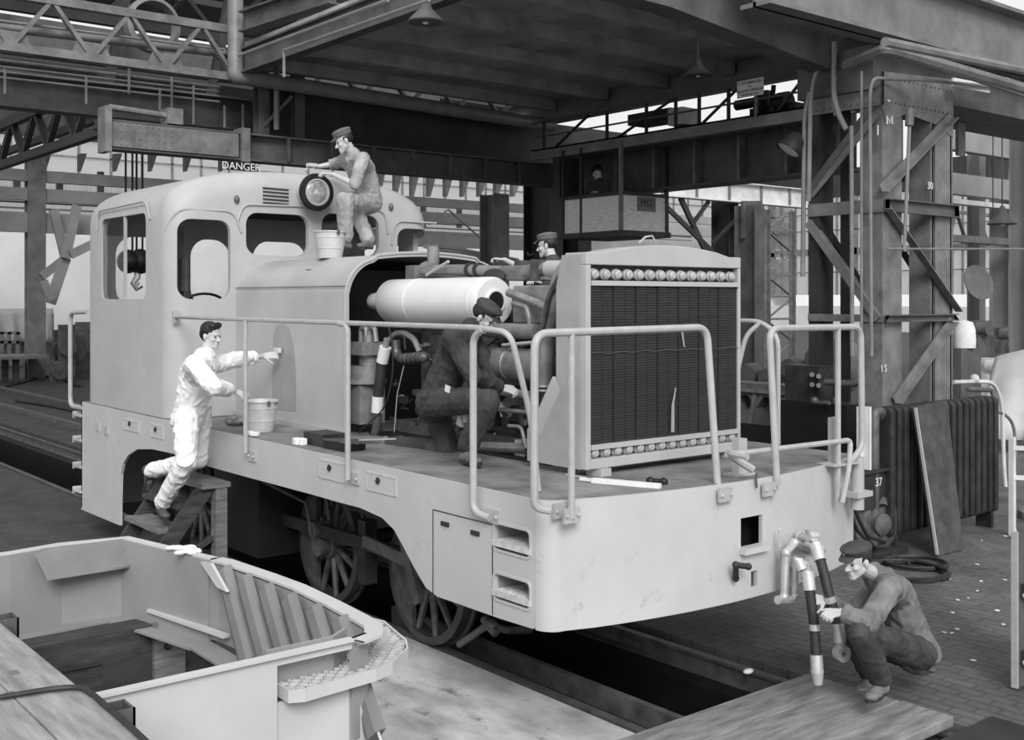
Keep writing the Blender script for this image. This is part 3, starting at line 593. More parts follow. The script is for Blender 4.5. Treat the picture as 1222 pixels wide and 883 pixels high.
# pendant lamps
def lamp(p, s, lab, m_=DSTEEL, L_=.6, tilt=0):
    r = empty('pendant_lamp', p, lab, 'lamp')
    MB().lathe(p, [(.02 * s, .0), (.30 * s, .0), (.31 * s, .02 * s), (.22 * s, .12 * s), (.12 * s, .22 * s), (.07 * s, .36 * s), (.02 * s, .42 * s)], (tilt, 0, 1), 24).build('lamp_shade', m_, r)
    MB().cyl(V(p) + V((0, 0, .4 * s)), V(p) + V((0, 0, .4 * s + L_)), .015, 6).build('lamp_stem', m_, r)
    MB().sph(V(p) + V((0, 0, .03)), .07 * s, 10, 7).build('bulb', HSTEEL, r)
p = P(508, 27, Z=6.3); lamp(p, .75, 'bell-shaped pendant lamp hanging from the ceiling above the seated man', GSTEEL, .4)
p = P(833, 91, X=-4.6); lamp(p, .62, 'black bell lamp hanging below the girder near the notice board', DARK, .5)
p = P(940, 180, X=-3.6); rt = empty('flood_lamp', p, 'dark flood lamp tilted down in front of the crane bridge girder', 'lamp')
MB().lathe(p, [(.03, .2), (.12, .16), (.16, .0), (.17, 0), (.13, .18), (.05, .26)], (.3, .5, .8), 20).build('lamp_shade', DARK, rt); MB().lathe(p, [(.0, .02), (.15, .02), (.15, .03), (0, .03)], (.3, .5, .8), 20).build('lamp_lens', HSTEEL, rt)
# things beyond the tower at right
p = P(1168, 337, X=-5.5); s_ = MB().lathe(p, [(.0, -.07), (.2, -.06), (.34, -.01), (.34, .01), (.2, .06), (.0, .07)], (1, -.3, .3), 28); tag(s_.build('hanging_disc', MSTEEL), 'round grey lamp or disc hanging in the bright bay beyond the tower', 'disc')
p = P(1196, 268, X=-7); lamp(p, 1.0, 'wide dark lamp shade hanging high at the right edge', GSTEEL, 2.2)
# ------------------------------------------------------------------ the locomotive
YN, YF, YC, ZD = -1.55, 1.71, 0.08, 1.575
SILL = 0.80
loco = empty('diesel_locomotive', (-4.3, YC, 0), 'pale primer-painted diesel locomotive with its hood open and engine exposed', 'locomotive')
def side_plate():
    low = [(250, 557), (290, 568), (331, 579), (372, 590), (403, 599), (430, 606), (456, 618), (470, 632), (480, 650), (493, 675), (508, 701), (522, 712), (548, 721), (596, 738), (636, 750.5)]
    pts = [P(x, y, Y=YN) for x, y in low]
    arch = [P(x, y, Y=YN) for x, y in ((104, 611), (143, 627), (143, 600), (144, 566), (147, 553), (153, 543), (164, 536), (182, 536), (205, 541), (230, 549))]
    poly = [V((-8.60, YN, ZD))] + [V((-8.6, YN, arch[0].z))] + arch[1:] + pts + [V((-.12, YN, SILL)), V((-.12, YN, ZD))]
    for p in poly: p.y = YN
    return poly
sp = MB().prism(side_plate(), (0, 0, 0), (0, .03, 0)).build('side_sill', FPAINT, loco)
c1 = MB().prism(rrect((-.36, YN - .1, 1.285), .36, .165, .035), (0, 0, 0), (0, .3, 0))
c2 = MB().prism(rrect((-.355, YN - .1, .965), .36, .165, .035), (0, 0, 0), (0, .3, 0))
cut(sp, [c1, c2])
# bowed front apron with rounded corners
front = []
for i in range(9):
    a = PI * 1.5 + PI / 2 * i / 8; front.append((-.13 + .13 * math.cos(a) , YN + .13 + .13 * math.sin(a)))
for i in range(1, 16):
    t = i / 16; y = YN + .13 + (YF - YN - .26) * t; front.append((.235 * math.sin(PI * t) ** .8, y))
for i in range(9):
    a = PI / 2 * i / 8; front.append((-.13 + .13 * math.cos(a), YF - .13 + .13 * math.sin(a)))
fr = MB().ribbon(front, SILL - .03, ZD, .03, smooth=True).build('front_apron', FPAINT, loco, clean=True)
cut(fr, [MB().box((.25, .08, 1.225), (.5, .23, .2)), MB().box((.25, .105, .895), (.5, .07, .11))])
MB().box((.02, .08, 1.225), (.1, .4, .4)).build('slot_shade_block', BLACK, loco)  # black block added behind the slot, its colour stands for the shade inside
MB().bb(.235, .29, -.05, .21, 1.085, 1.125).build('coupler_recess_lip', FPAINT, loco)
MB().prism([(x, YF - .03, z) for x, y, z in [tuple(p) for p in side_plate()]], (0, 0, 0), (0, .03, 0)).build('side_sill', PAINT, loco)
MB().bb(-8.6, -8.57, YN, YF, .3, ZD).build('rear_apron', PAINT, loco)
deck = [V((x - .012, YC + (y - YC) * .992, ZD - .03)) for x, y in front] + [V((-8.56, YF - .012, ZD - .03)), V((-8.56, YN + .012, ZD - .03))]
MB().prism(deck, (0, 0, 0), (0, 0, .034)).build('deck_plate', TREAD, loco)
MB().bb(-8.5, -.2, -.62, -.5, .95, 1.5).bb(-8.5, -.2, .62, .74, .95, 1.5).bb(-8.3, -.5, -.5, .6, 1.3, 1.45).build('underframe', BLACK, loco)
# step pockets with treads
for z in (1.285, .965):
    pk = MB(); x0, x1, y1 = -.55, -.17, YN + .32
    pk.bb(x0 - .01, x0, YN + .03, y1, z - .09, z + .09).bb(x1, x1 + .01, YN + .03, y1, z - .09, z + .09).bb(x0, x1, y1, y1 + .01, z - .09, z + .09).bb(x0, x1, YN + .03, y1, z + .085, z + .095).bb(x0, x1, YN + .03, y1, z - .1, z - .09)
    k = pk.build('step_pocket', PAINT2, loco)
    t = MB(); t.bb(x0 + .01, x1 - .01, YN - .012, YN + .25, z - .045, z - .03)
    for i in range(9): t.bar((x0 + .02 + i * .04, YN - .005, z - .026), (x0 + .05 + i * .04, YN + .24, z - .026), .008, .01)
    t.bb(x0 + .0, x1, YN - .016, YN - .004, z - .06, z - .024).build('step_tread', GRID, k)
    fr_ = MB(); o = rrect((-.36, YN - .008, z), .385, .19, .045); i_ = rrect((-.36, YN - .008, z), .355, .16, .033)
    n = len(o); fr_.add([*o, *i_, *[p + V((0, .01, 0)) for p in o], *[p + V((0, .01, 0)) for p in i_]], [(a, (a + 1) % n, n + (a + 1) % n, n + a) for a in range(n)] + [(a, 2 * n + a, 2 * n + (a + 1) % n, (a + 1) % n) for a in range(n)] + [(n + a, n + (a + 1) % n, 3 * n + (a + 1) % n, 3 * n + a) for a in range(n)])
    fr_.build('step_rim', FPAINT, k)
# access panels
def panel(px0, py0, px1, py1, latch=True, plane=YN):
    a = P(px0, py0, Y=plane); b = P(px1, py1, Y=plane); cx, cz = (a.x + b.x) / 2, (a.z + b.z) / 2; w, h = abs(b.x - a.x), abs(a.z - b.z)
    m = MB(); t = .008
    for q in ((cx, cz + h / 2, w, t), (cx, cz - h / 2, w, t), (cx - w / 2, cz, t, h), (cx + w / 2, cz, t, h)): m.box((q[0], plane - .003, q[1]), (q[2] + t * .5, .01, q[3] + t * .5))
    m.box((cx, plane - .002, cz), (w, .006, h))
    o = m.build('access_panel', FPAINT, loco)
    if latch: MB().box((cx - .03, plane - .012, cz + .02), (.035, .02, .04), ry=.5).build('latch', DARK, o)
    return o
panel(382, 548, 412, 576); panel(438, 563, 473, 592); panel(280, 0, 0, 0) if False else None
panel(148, 500, 166, 516); panel(181, 506, 195, 524)
m = MB()
for x, y in ((118, 513), (128, 517)): p = P(x, y, Y=YN); m.box((p.x, YN - .002, p.z), (.1, .012, .03))
for x, y in ((117, 512), (127, 516)): p = P(x, y, Y=YN); m.box((p.x, YN - .006, p.z + .03), (.14, .012, .1))
m.build('sill_bracket', PAINT2, loco)
# big sill door outline
a = P(517, 608, Y=YN); b = P(588, 690, Y=YN)
m = MB(); m.box((a.x, YN - .001, 1.06), (.006, .006, .58)); m.box(((a.x + b.x) / 2, YN - .001, a.z), (b.x - a.x, .006, .006)); m.box((b.x, YN - .001, 1.06), (.006, .006, .58))
m.build('sill_door_seam', DARK, loco)
for x in (-1.08, -.74): MB().box((x, YN - .004, 1.275 - (x + 1.08) * .02), (.09, .012, .03)).build('door_pull', DARK, loco)
# rear steps
for i, z in enumerate((1.42, 1.12, .80, .50)):
    MB().bb(-8.85, -8.58, YN - .02, YN + .45, z - .03, z).bb(-8.87, -8.85, YN - .02, YN + .45, z - .06, z + .02).build('rear_step', GRID if i == 3 else PAINT, loco)
# ---- cab
XF, XR = -5.90, -8.47
CYN, CYF = YN + .0, 1.71
def cabprof(off=0.0, crown=4.22, eave=3.66, z0=ZD + .01):
    pts = [(CYN + off, z0), (CYN + off, eave - off - .1)]
    yc = (CYN + CYF) / 2; hw = (CYF - CYN) / 2 - off
    n = 24
    for i in range(n + 1):
        t = PI - PI * i / n; cx = math.cos(t); 
        y = yc + hw * (abs(cx) ** .82) * (1 if cx > 0 else -1)
        z = eave - off + (crown - eave) * (max(0.0, math.sin(t)) ** .72)
        pts.append((y, z))
    pts += [(CYF - off, eave - off - .1), (CYF - off, z0)]
    return pts
def loft(xs_off):
    m = MB(); n = None; vs = []; fs = []
    for x, o in xs_off:
        pr = cabprof(o); n = len(pr); vs += [(x, y, z) for y, z in pr]
    for i in range(len(xs_off) - 1):
        for k in range(n): fs.append((i * n + k, i * n + (k + 1) % n, (i + 1) * n + (k + 1) % n, (i + 1) * n + k))
    fs += [tuple(range(n))[::-1], tuple(range((len(xs_off) - 1) * n, len(xs_off) * n))]
    m.add(vs, fs, True); return m
r = .22
outer = [(XR - .0 + r * (1 - math.cos(a)) , r * (1 - math.sin(a)) ) for a in [PI / 2 * i / 6 for i in range(7)]]
outer += [(XF - r * (1 - math.cos(a)), r * (1 - math.sin(a))) for a in [PI / 2 * i / 6 for i in range(6, -1, -1)]]
cab = loft(outer).build('cab_shell', PAINT, loco)
inner = loft([(XR + .06, .2), (XR + .2, .07), (XF - .2, .07), (XF - .06, .2)])
# windows: side, front corner, front, far
cs = [inner]
def win(center, w, h, rad, ax, depth):
    d = V(depth); return MB().prism(rrect(V(center) - d / 2, w, h, rad, 5, ax), (0, 0, 0), d)
def onX(px, py): return P(px, py, X=XF)
def onY(px, py): return P(px, py, Y=CYN)
a, b = onY(121, 262), onY(174, 357); SIDEW = ((a.x + b.x) / 2, (a.z + b.z) / 2, b.x - a.x, a.z - b.z)
cs.append(win((SIDEW[0], CYN, SIDEW[1]), SIDEW[2], SIDEW[3], .1, (1, 0, 0), (0, .5, 0)))
cs.append(win((SIDEW[0], CYF, SIDEW[1]), SIDEW[2], SIDEW[3], .1, (1, 0, 0), (0, .5, 0)))
a, b = onX(186, 259), onX(275, 357); y0 = max(a.y, CYN + .10); FW = ((y0 + b.y) / 2, (a.z + b.z) / 2, b.y - y0, a.z - b.z)
FRONTW = [(FW[0] - .0, FW[1], FW[2], FW[3])]
a, b = onX(293.5, 253), onX(368, 306); FRONTW.append(((a.y + b.y) / 2, (a.z + b.z) / 2, b.y - a.y, a.z - b.z))
a, b = onX(384, 254), onX(452, 306); FRONTW.append(((a.y + b.y) / 2, (a.z + b.z) / 2, b.y - a.y, a.z - b.z))
a, b = onX(474, 272), onX(516, 330); FRONTW.append(((a.y + b.y) / 2 - .0, (a.z + b.z) / 2 - .15, b.y - a.y, a.z - b.z + .3))
for y, z, w, h in FRONTW: cs.append(win((XF, y, z), w, h, .13, (0, 1, 0), (.6, 0, 0)))
for y, w in ((-.85, .7), (.02, .55), (1.0, .8)): cs.append(win((XR, y, 3.15), w, .85, .22, (0, 1, 0), (.5, 0, 0)))
cut(cab, cs)
for p in cab.data.polygons: p.use_smooth = True
m = cab.modifiers.new('e', 'EDGE_SPLIT'); m.split_angle = math.radians(35)
# dark lining inside
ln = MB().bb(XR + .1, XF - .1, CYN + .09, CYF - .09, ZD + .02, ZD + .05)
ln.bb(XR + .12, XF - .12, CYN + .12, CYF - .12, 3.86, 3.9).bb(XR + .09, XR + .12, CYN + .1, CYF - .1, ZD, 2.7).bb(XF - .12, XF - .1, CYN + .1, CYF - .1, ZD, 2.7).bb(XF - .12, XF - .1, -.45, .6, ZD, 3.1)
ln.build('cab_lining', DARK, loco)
# drip mouldings over windows
def drip(pts, r=.012): MB().tube(pts, r, 6, bend=.12).build('drip_moulding', PAINT2, loco)
y, z, w, h = FRONTW[0]; 
drip([(XF - .14, CYN + .02, z + h / 2 - .12), (XF - .02, CYN + .1, z + h / 2 + .1), (XF + .01, y + w / 2 + .04, z + h / 2 + .1), (XF + .01, y + w / 2 + .12, z + h / 2 - .12)])
y, z, w, h = FRONTW[1]
drip([(XF + .01, y - w / 2 - .1, z + h / 2 - .1), (XF + .01, y - w / 2 - .04, z + h / 2 + .08), (XF + .01, y + w / 2 + .15, z + h / 2 + .1)])
y, z, w, h = FRONTW[2]
drip([(XF + .01, y + w / 2 - .3, z + h / 2 + .1), (XF + .01, y + w / 2 + .08, z + h / 2 + .06), (XF + .01, y + w / 2 + .12, z + h / 2 - .2)])
y, z, w, h = FRONTW[3]
drip([(XF + .01, y - w / 2 - .08, z + h / 2 - .2), (XF + .01, y - w / 2 - .04, z + h / 2 + .08), (XF + .01, y + w / 2 + .05, z + h / 2 + .08)])
x, z, w, h = SIDEW
drip([(x - w / 2 - .12, CYN - .01, z + h / 2 - .12), (x - w / 2 - .08, CYN - .01, z + h / 2 + .1), (x + w / 2 + .04, CYN - .01, z + h / 2 + .12), (x + w / 2 + .14, CYN - .01, z + h / 2 - .08)])
MB().bb(x + .0, x + .03, CYN + .01, CYN + .04, z - h / 2, z + h / 2).build('window_mullion', PAINT, loco)
g = MB().bb(x - w / 2, x + .01, CYN + .02, CYN + .026, z - h / 2, z + h / 2)
glass = bpy.data.materials.new('window_glass'); glass.use_nodes = True; gb = glass.node_tree.nodes['Principled BSDF']
gb.inputs['Transmission Weight'].default_value = 1; gb.inputs['Roughness'].default_value = .02; gb.inputs['IOR'].default_value = 1.1; gb.inputs['Base Color'].default_value = (.85, .85, .85, 1)
g.build('window_pane', glass, loco)
# vents
vt = MB()
for i in range(5):
    a = onX(313.5, 224 + i * 4.4); b = onX(344, 223 + i * 4.6); vt.bar((XF + .004, a.y, a.z), (XF + .004, b.y, a.z - .005), .02, .014)
vt.build('vent_louvre', DARK, loco)
for px, py in ((282, 238), (466, 247)):
    p = onX(px, py); MB().sph((XF + .01, p.y, p.z), (.03, .03, .045)).build('marker_stub', STEEL, loco)
# headlight
h0 = P(377.5, 229.5, X=XF + .2); yh, zh = h0.y, h0.z
hl = MB().lathe((XF - .1, yh, zh), [(.10, 0), (.14, .05), (.145, .3), (.152, .31), (.152, .33), (.132, .335), (.125, .32), (.13, .30), (.10, .1)], (1, 0, 0), 32).build('headlight_housing', PAINT, loco)
MB().lathe((XF + .17, yh, zh), [(.148, 0), (.2, .005), (.208, .03), (.2, .06), (.150, .065), (.148, 0)], (1, 0, 0), 36).build('headlight_rim', BLACK, hl)
refl = mat('headlight_glass', .55, .12, .5, .5, 9)
MB().lathe((XF + .2, yh, zh), [(.155, 0), (.14, .018), (.10, .034), (.05, .042), (0.001, .045)], (1, 0, 0), 32).build('headlight_lens', refl, hl)
# seats, lever, wheel in the cab
MB().tube([(XF - .5 + .0 * i, -.95 + .22 * math.cos(i * PI / 10), 2.72 + .1 * math.sin(i * PI / 10) + .05) for i in range(21)], .016, 6).bar((XF - .5, -1.17, 2.77), (XF - .5, -.73, 2.77), .02, .02).bar((XF - .5, -.95, 2.3), (XF - .5, -.95, 2.8), .05, .05).build('control_wheel', BLACK, loco)
MB().bb(-7.0, -6.3, -.5, .5, ZD, 2.6).build('control_stand', DARK, loco)
MB().bb(-6.72, -6.60, -1.22, -1.1, 1.6, 3.6).cyl((-6.55, -1.1, 2.9), (-6.55, -1.1, 3.25), .05).build('brake_stand', STEEL, loco)
# ---- hood
XH = -3.63
HN, HF = -.82, .98
def hoodprof(n=10, off=0.0):
    pts = [(HN + off, ZD), (HN + off, 2.86)]; rr = .34 - off
    top = lambda y: 3.245 - off - ((y - YC) / .9) ** 2 * .09
    for i in range(1, n):
        a = PI - PI / 2 * i / n; pts.append((HN + off + rr + rr * math.cos(a), 2.83 + (.345) * math.sin(a) - off * .8))
    for i in range(13):
        y = HN + .34 + (HF - HN - .68) * i / 12; pts.append((y, top(y)))
    L_ = pts[:]; pts = L_ + [(2 * YC - y, z) for y, z in reversed(L_[:n + 1])]
    return pts
def hood_seg(x0, x1, name):
    o = hoodprof(); i_ = hoodprof(off=.03); n = len(o); vs = [(x, y, z) for x in (x0, x1) for y, z in o] + [(x, y, z) for x in (x0, x1) for y, z in i_]; fs = []
    for k in range(n - 1):
        fs += [(k, k + 1, n + k + 1, n + k), (2 * n + k, 3 * n + k, 3 * n + k + 1, 2 * n + k + 1), (n + k, n + k + 1, 3 * n + k + 1, 3 * n + k), (k, 2 * n + k, 2 * n + k + 1, k + 1)]
    return MB().add(vs, fs, True).build(name, PAINT2, loco)
hd = hood_seg(XF, XH, 'hood_shell'); m = hd.modifiers.new('e', 'EDGE_SPLIT'); m.split_angle = math.radians(40)
# front lip of the hood and seam
o = hoodprof(off=-.006); MB().tube([(XH, y, z) for y, z in o], .014, 6).build('hood_lip', RAIL, hd)
MB().bb(XF, XH, HN - .004, HN, 2.925, 2.932).build('hood_seam', DARK, hd)
MB().bb(XF + .02, XH, HN - .03, HN + .02, ZD, ZD + .05).build('hood_base_angle', PAINT2, hd)
wet = mat('wet_paint', .33, .35, 0, .12, 4)
pts = [P(x, y, Y=HN - .003) for x, y in ((324, 488), (325, 440), (326, 400), (330, 389), (338, 386), (345, 392), (350, 410), (353, 440), (353, 491), (340, 490))]
MB().prism(pts, (0, 0, 0), (0, .002, 0)).build('scrubbed_patch', wet, hd)
MB().bb(-4.6, -4.5, -.7, .9, ZD, 3.1).build('bulkhead', BLACK, hd)
MB().bb(-3.75, -3.6, -.1, .28, 2.5, 3.13).build('inner_panel', MSTEEL, hd)
# ---- radiator
XRf, RY0, RY1 = -.52, -.76, .885
rad = MB()
zt0, zb0 = 3.02, 1.68
rz = lambda y: 3.135 + .075 * max(0, math.cos((y - YC) / .8 * 1.35))
ys = [RY0 + (RY1 - RY0) * i / 12 for i in range(13)]
top = [(XRf, y, (3.135 if abs(y - YC) > .66 else 3.135 + .07 * math.cos((y - YC) / .66 * PI / 2) ** .7)) for y in ys]
rad.prism([(XRf, RY0, 3.05)] + top + [(XRf, RY1, 3.05)], (0, 0, 0), (-.22, 0, 0))
rad.bb(XRf - .22, XRf, RY0, RY0 + .045, 1.63, 3.049).bb(XRf - .22, XRf, RY1 - .03, RY1, 1.63, 3.049).bb(XRf - .22, XRf, RY0 + .046, RY1 - .031, 1.631, 1.70)
rh = rad.build('radiator_frame', PAINT, loco, bevel=.006)
sd = MB().prism([(XRf - .05, RY0 - .012, 1.63), (XRf - .62, RY0 - .012, 1.63), (XRf - .62, RY0 - .012, 1.86), (XRf - .30, RY0 - .012, 2.20), (XRf - .30, RY0 - .012, 2.9), (XRf - .24, RY0 - .012, 3.12), (XRf - .05, RY0 - .012, 3.12)], (0, 0, 0), (0, .01, 0)).build('radiator_side_plate', RPAINT, rh)
sd2 = MB().prism([(XRf - .02, RY1 - .02, 1.63), (XRf - .62, RY1 - .02, 1.63), (XRf - .62, RY1 - .02, 1.86), (XRf - .30, RY1 - .02, 2.20), (XRf - .30, RY1 - .02, 3.1), (XRf - .02, RY1 - .02, 3.1)], (0, 0, 0), (0, .02, 0)).build('radiator_side_plate', RPAINT, rh)
MB().prism([(XRf - .60, RY0 - .02, 1.84), (XRf - .33, RY0 - .02, 2.26), (XRf - .20, RY0 - .006, 2.10), (XRf - .38, RY0 - .006, 1.84)], (0, 0, 0), (0, .03, 0)).build('gusset', PAINT, rh)
MB().prism([(XRf - .40, RY0 - .004, 1.86), (XRf - .22, RY0 - .004, 2.11), (XRf - .22, RY0 - .004, 1.86)], (0, 0, 0), (0, .01, 0)).build('gusset_shade_plate', DARK, rh)  # solid dark plate; the shade of an opening is put into its colour
MB().bb(XRf - .20, XRf - .06, RY0 + .04, RY1 - .03, 1.70, 3.06).build('radiator_backing', BLACK, rh)
for z in (2.905, 1.765): MB().bb(XRf - .03, XRf + .008, RY0 + .045, RY1 - .03, z, z + .035).build('core_clamp_bar', PAINT, rh)
nC = 14; cw = (RY1 - .03 - RY0 - .045) / nC
for i in range(nC):
    y0 = RY0 + .045 + cw * i
    q = MB().bb(XRf - .09, XRf - .012 - .006 * (i % 2), y0 + .005, y0 + cw - .005, 1.80, 2.905)
    for k in range(56): z = 1.81 + k * .0195; q.bb(XRf - .02, XRf - .006 - .006 * (i % 2), y0 + .006, y0 + cw - .006, z, z + .008)
    q.build('core_section', CORE, rh)
    for z in (2.985, 1.738):
        MB().lathe((XRf - .06, y0 + cw / 2, z), [(.042, 0), (.042, .02), (.034, .03), (.034, .045), (.02, .06)], (1, 0, 0), 14).build('core_nut', RAIL, rh)
MB().tube([(XRf + .002, RY0 + .05 + (RY1 - RY0 - .08) * i / 20, 2.435 + .006 * math.sin(i * 2.1)) for i in range(21)], .0025, 5).build('lacing_wire', STEEL, rh)
MB().prism([(XRf + .003, P(813, 0, X=XRf).y + dy, z) for dy, z in ((-.01, 2.62), (.012, 2.58), (.035, 2.45), (.02, 2.46), (0, 2.55))], (0, 0, 0), (.002, 0, 0)).prism([(XRf + .003, P(802, 0, X=XRf).y + dy, z) for dy, z in ((-.015, 1.83), (.02, 1.83), (.02, 2.05), (.04, 2.15), (.03, 2.16), (-.01, 2.02))], (0, 0, 0), (.002, 0, 0)).build('chalk_mark', mat('chalk_smear', .35, .9), rh)
for y in (-.6, .78): MB().bb(XRf - .12, XRf + .03, y - .05, y + .05, ZD, 1.63).build('mounting_foot', PAINT, rh)
hk = P(776, 291, X=XRf - .1); MB().tube([hk + V((0, -.12, .0)), hk + V((0, -.05, .05)), hk + V((0, .02, .06)), hk + V((0, .06, .01))], .008, 6).build('lifting_hook', RAIL, rh)
# ---- handrails
def rail(name, pts, r=.024, bend=.09, feet=()):
    o = MB().tube(pts, r, 10, bend=bend).build(name, RAIL, loco)
    for f, ax in feet:
        f = V(f)
        m = MB().box(f, (.02 if ax == 'x' else .13, .13 if ax == 'x' else .02, .09))
        for s in (-1, 1): m.sph(f + (V((.014, s * .045, 0)) if ax == 'x' else V((s * .045, -.014, 0))), .014, 8, 5)
        m.build('rail_bracket', RAIL, o)
    return o
yr = YN - .05
rail('handrail', [P(208.6, 378, X=XF) + V((0.02, 0, 0)), P(240, 379.3, Y=yr + .02), (-.66, yr, 2.625), (-.35, yr + .03, 2.60), (-.34, yr + .19, 2.05), (-.30, yr + .22, ZD + .01)], .02, .10)
MB().box(P(209, 378, X=XF) + V((.01, 0, 0)), (.03, .06, .12)).build('rail_bracket', RAIL, loco)
rail('rail_post', [(-4.045, yr, 2.62), (-4.045, yr, 1.45)], .02, feet=[((-4.0, YN - .008, 1.42), 'y')])
rail('rail_post', [(-2.42, yr, 2.62), (-2.289, yr, 2.615), (-2.289, yr, 1.43)], .022, feet=[((-2.26, YN - .008, 1.44), 'y')])
rail('rail_post', [(-.60, yr, 2.615), (-.70, yr, 2.56), (-.70, yr, 1.42), (-.55, YN - .03, 1.40)], .024, feet=[((-.54, YN - .008, 1.41), 'y')])
X1 = .10
yl, yrr = P(638, 0, X=X1).y, P(843.5, 0, X=X1).y
rail('front_handrail', [P(650, 603, X=X1) + V((.02, .02, -.03)), P(637.5, 606, X=X1), P(638, 398, X=X1), P(843.5, 390.5, X=X1), P(843.5, 590, X=X1) + V((.1, 0, 0))], .025, .1, feet=[((.02, YN + .08, 1.52), 'x'), ((.26, yrr, 1.51), 'x')])
p = P(682, 396, X=X1); rail('rail_post', [p, V((X1, p.y, 1.48))], .022, .05, feet=[((.10, p.y, 1.5), 'x')])
X2 = .19
rail('front_handrail', [P(919, 578, X=X2) + V((.06, 0, 0)), P(918, 392, X=X2), P(1027, 390, X=X2), P(1029, 535, X=X2) , P(1013, 552, X=X2)], .025, .1, feet=[((.27, P(915, 0, X=.25).y, 1.5), 'x')])
p = P(1000, 392, X=X2); rail('rail_post', [p, V((X2, p.y, 1.3))], .022, .05)
# far side handrail
rail('handrail', [(-5.6, YF + .03, 2.60), (-1.0, YF + .03, 2.62), (-.82, YF + .03, 2.5), (-.82, YF + .03, ZD)], .022, .12)
rail('rail_post', [(-1.0, YF + .03, 2.61), (-1.1, YF - .05, 2.5), (-1.25, YF - .2, ZD)], .022, .12)
rail('rear_handrail', [P(104, 372, Y=YN + .02), P(84, 373, Y=YN + .02), P(84, 484, Y=YN + .02), P(100, 487, Y=YN + .02)], .028, .12)
# coupling lift lever on the front
lev = MB().tube([P(878, 540, X=.28) + V((.1, 0, -.02)), P(868, 541, X=.2), P(884, 541, X=.2), P(1015, 525, X=.2), P(1013, 560, X=.25), P(1005, 600, X=.25)], .02, 8, bend=.05).build('lift_lever', RAIL, loco)
p = P(888, 560, X=.1); MB().box((.06, p.y, ZD + .13), (.06, .09, .26)).box((.06, p.y, ZD + .01), (.12, .2, .02)).build('lever_bracket', PAINT, lev)
p = P(995, 545, X=.1); MB().box((.1, p.y, ZD + .16), (.05, .08, .36)).box((.15, p.y, ZD + .0), (.16, .34, .012)).build('lever_bracket', PAINT, lev)
MB().tube([P(868, 541, X=.2), P(885, 552, X=.22), P(898, 560, X=.25)], .028, 8).build('lever_handle', RAIL, lev)
MB().tube([P(903, 564, X=.26), P(902, 572, X=.26), P(903, 582, X=.26)], .008, 6).build('lever_chain', STEEL, lev)
MB().cyl((.15, 1.45, 1.2), (.15, 1.45, 1.6), .05).bb(.06, .22, 1.35, 1.55, 1.3, 1.34).build('corner_post', PAINT, loco)
# front pipes and valves by the crouching man
def fitting(pts, r, name='brake_pipe', m_=ALU, par=None):
    o = MB().tube(pts, r, 10, bend=.03)
    for p in pts: o.sph(p, r * 1.25, 10, 7)
    return o.build(name, m_, par or loco)
Xp = .30
fitting([P(970, 655, X=.22), P(948, 648, X=.34), P(938, 660, X=.36), P(936, 712, X=.36)], .028)
fitting([P(960, 668, X=.22), P(950, 668, X=.32), P(948, 712, X=.36)], .022)
fitting([P(930, 632, X=.3), P(931, 665, X=.3)], .008)
MB().cyl(P(928, 716, X=.36), P(945, 716, X=.36), .03).build('pipe_cap', ALU, loco)
fitting([P(955, 640, X=.26), P(970, 642, X=.4), P(978, 656, X=.5)], .034)
fitting([P(950, 675, X=.26), P(960, 676, X=.45), P(964, 688, X=.55)], .036)
MB().cyl(P(964, 640, X=.40), P(974, 640, X=.42), .038).cyl(P(962, 630, X=.4), P(969, 640, X=.4), .02).build('angle_cock', ALU, loco); MB().cyl(P(952, 668, X=.46), P(958, 680, X=.5), .036).build('angle_cock', ALU, loco)
fitting([P(878, 690, X=.27), P(878, 674, X=.32), P(893, 676, X=.34)], .02, 'valve', DARK)
def hose(px, name='brake_hose'):
    pts = [P(x, y, X=X_) for x, y, X_ in px]
    o = MB().tube(pts, .034, 12, bend=.15).build(name, RUBBER, loco)
    for p0, p1 in ((pts[0], pts[1]), (pts[-1], pts[-2])):
        d = (p1 - p0).normalized(); MB().cyl(p0 - d * .02, p0 + d * .10, .042).build('hose_clamp', ALU, o)
    mid = pts[len(pts) // 2]; d = (pts[len(pts) // 2 + 1] - mid).normalized() if len(pts) > len(pts) // 2 + 1 else V((0, 0, 1)); MB().cyl(mid, mid + d * .04, .037).build('hose_band', ALU, o)
    return o, pts
h1, pts = hose([(974, 652, .5), (982, 678, .58), (990, 712, .66), (999, 742, .70), (1002, 762, .72)])
MB().lathe(pts[-1] + V((0, .02, -.1)), [(.02, -.03), (.055, -.03), (.055, .03), (.02, .03), (.02, -.03)], (1, -.3, 0), 18).cyl(pts[-1], pts[-1] + V((0, .01, -.06)), .035).build('hose_coupling', RAIL, h1)
h2, pts = hose([(964, 686, .55), (967, 710, .58), (972, 745, .62), (975, 800, .66)])
MB().cyl(pts[-1], pts[-1] + V((0, .01, -.09)), .045, r2=.03).build('hose_coupling', RAIL, h2)
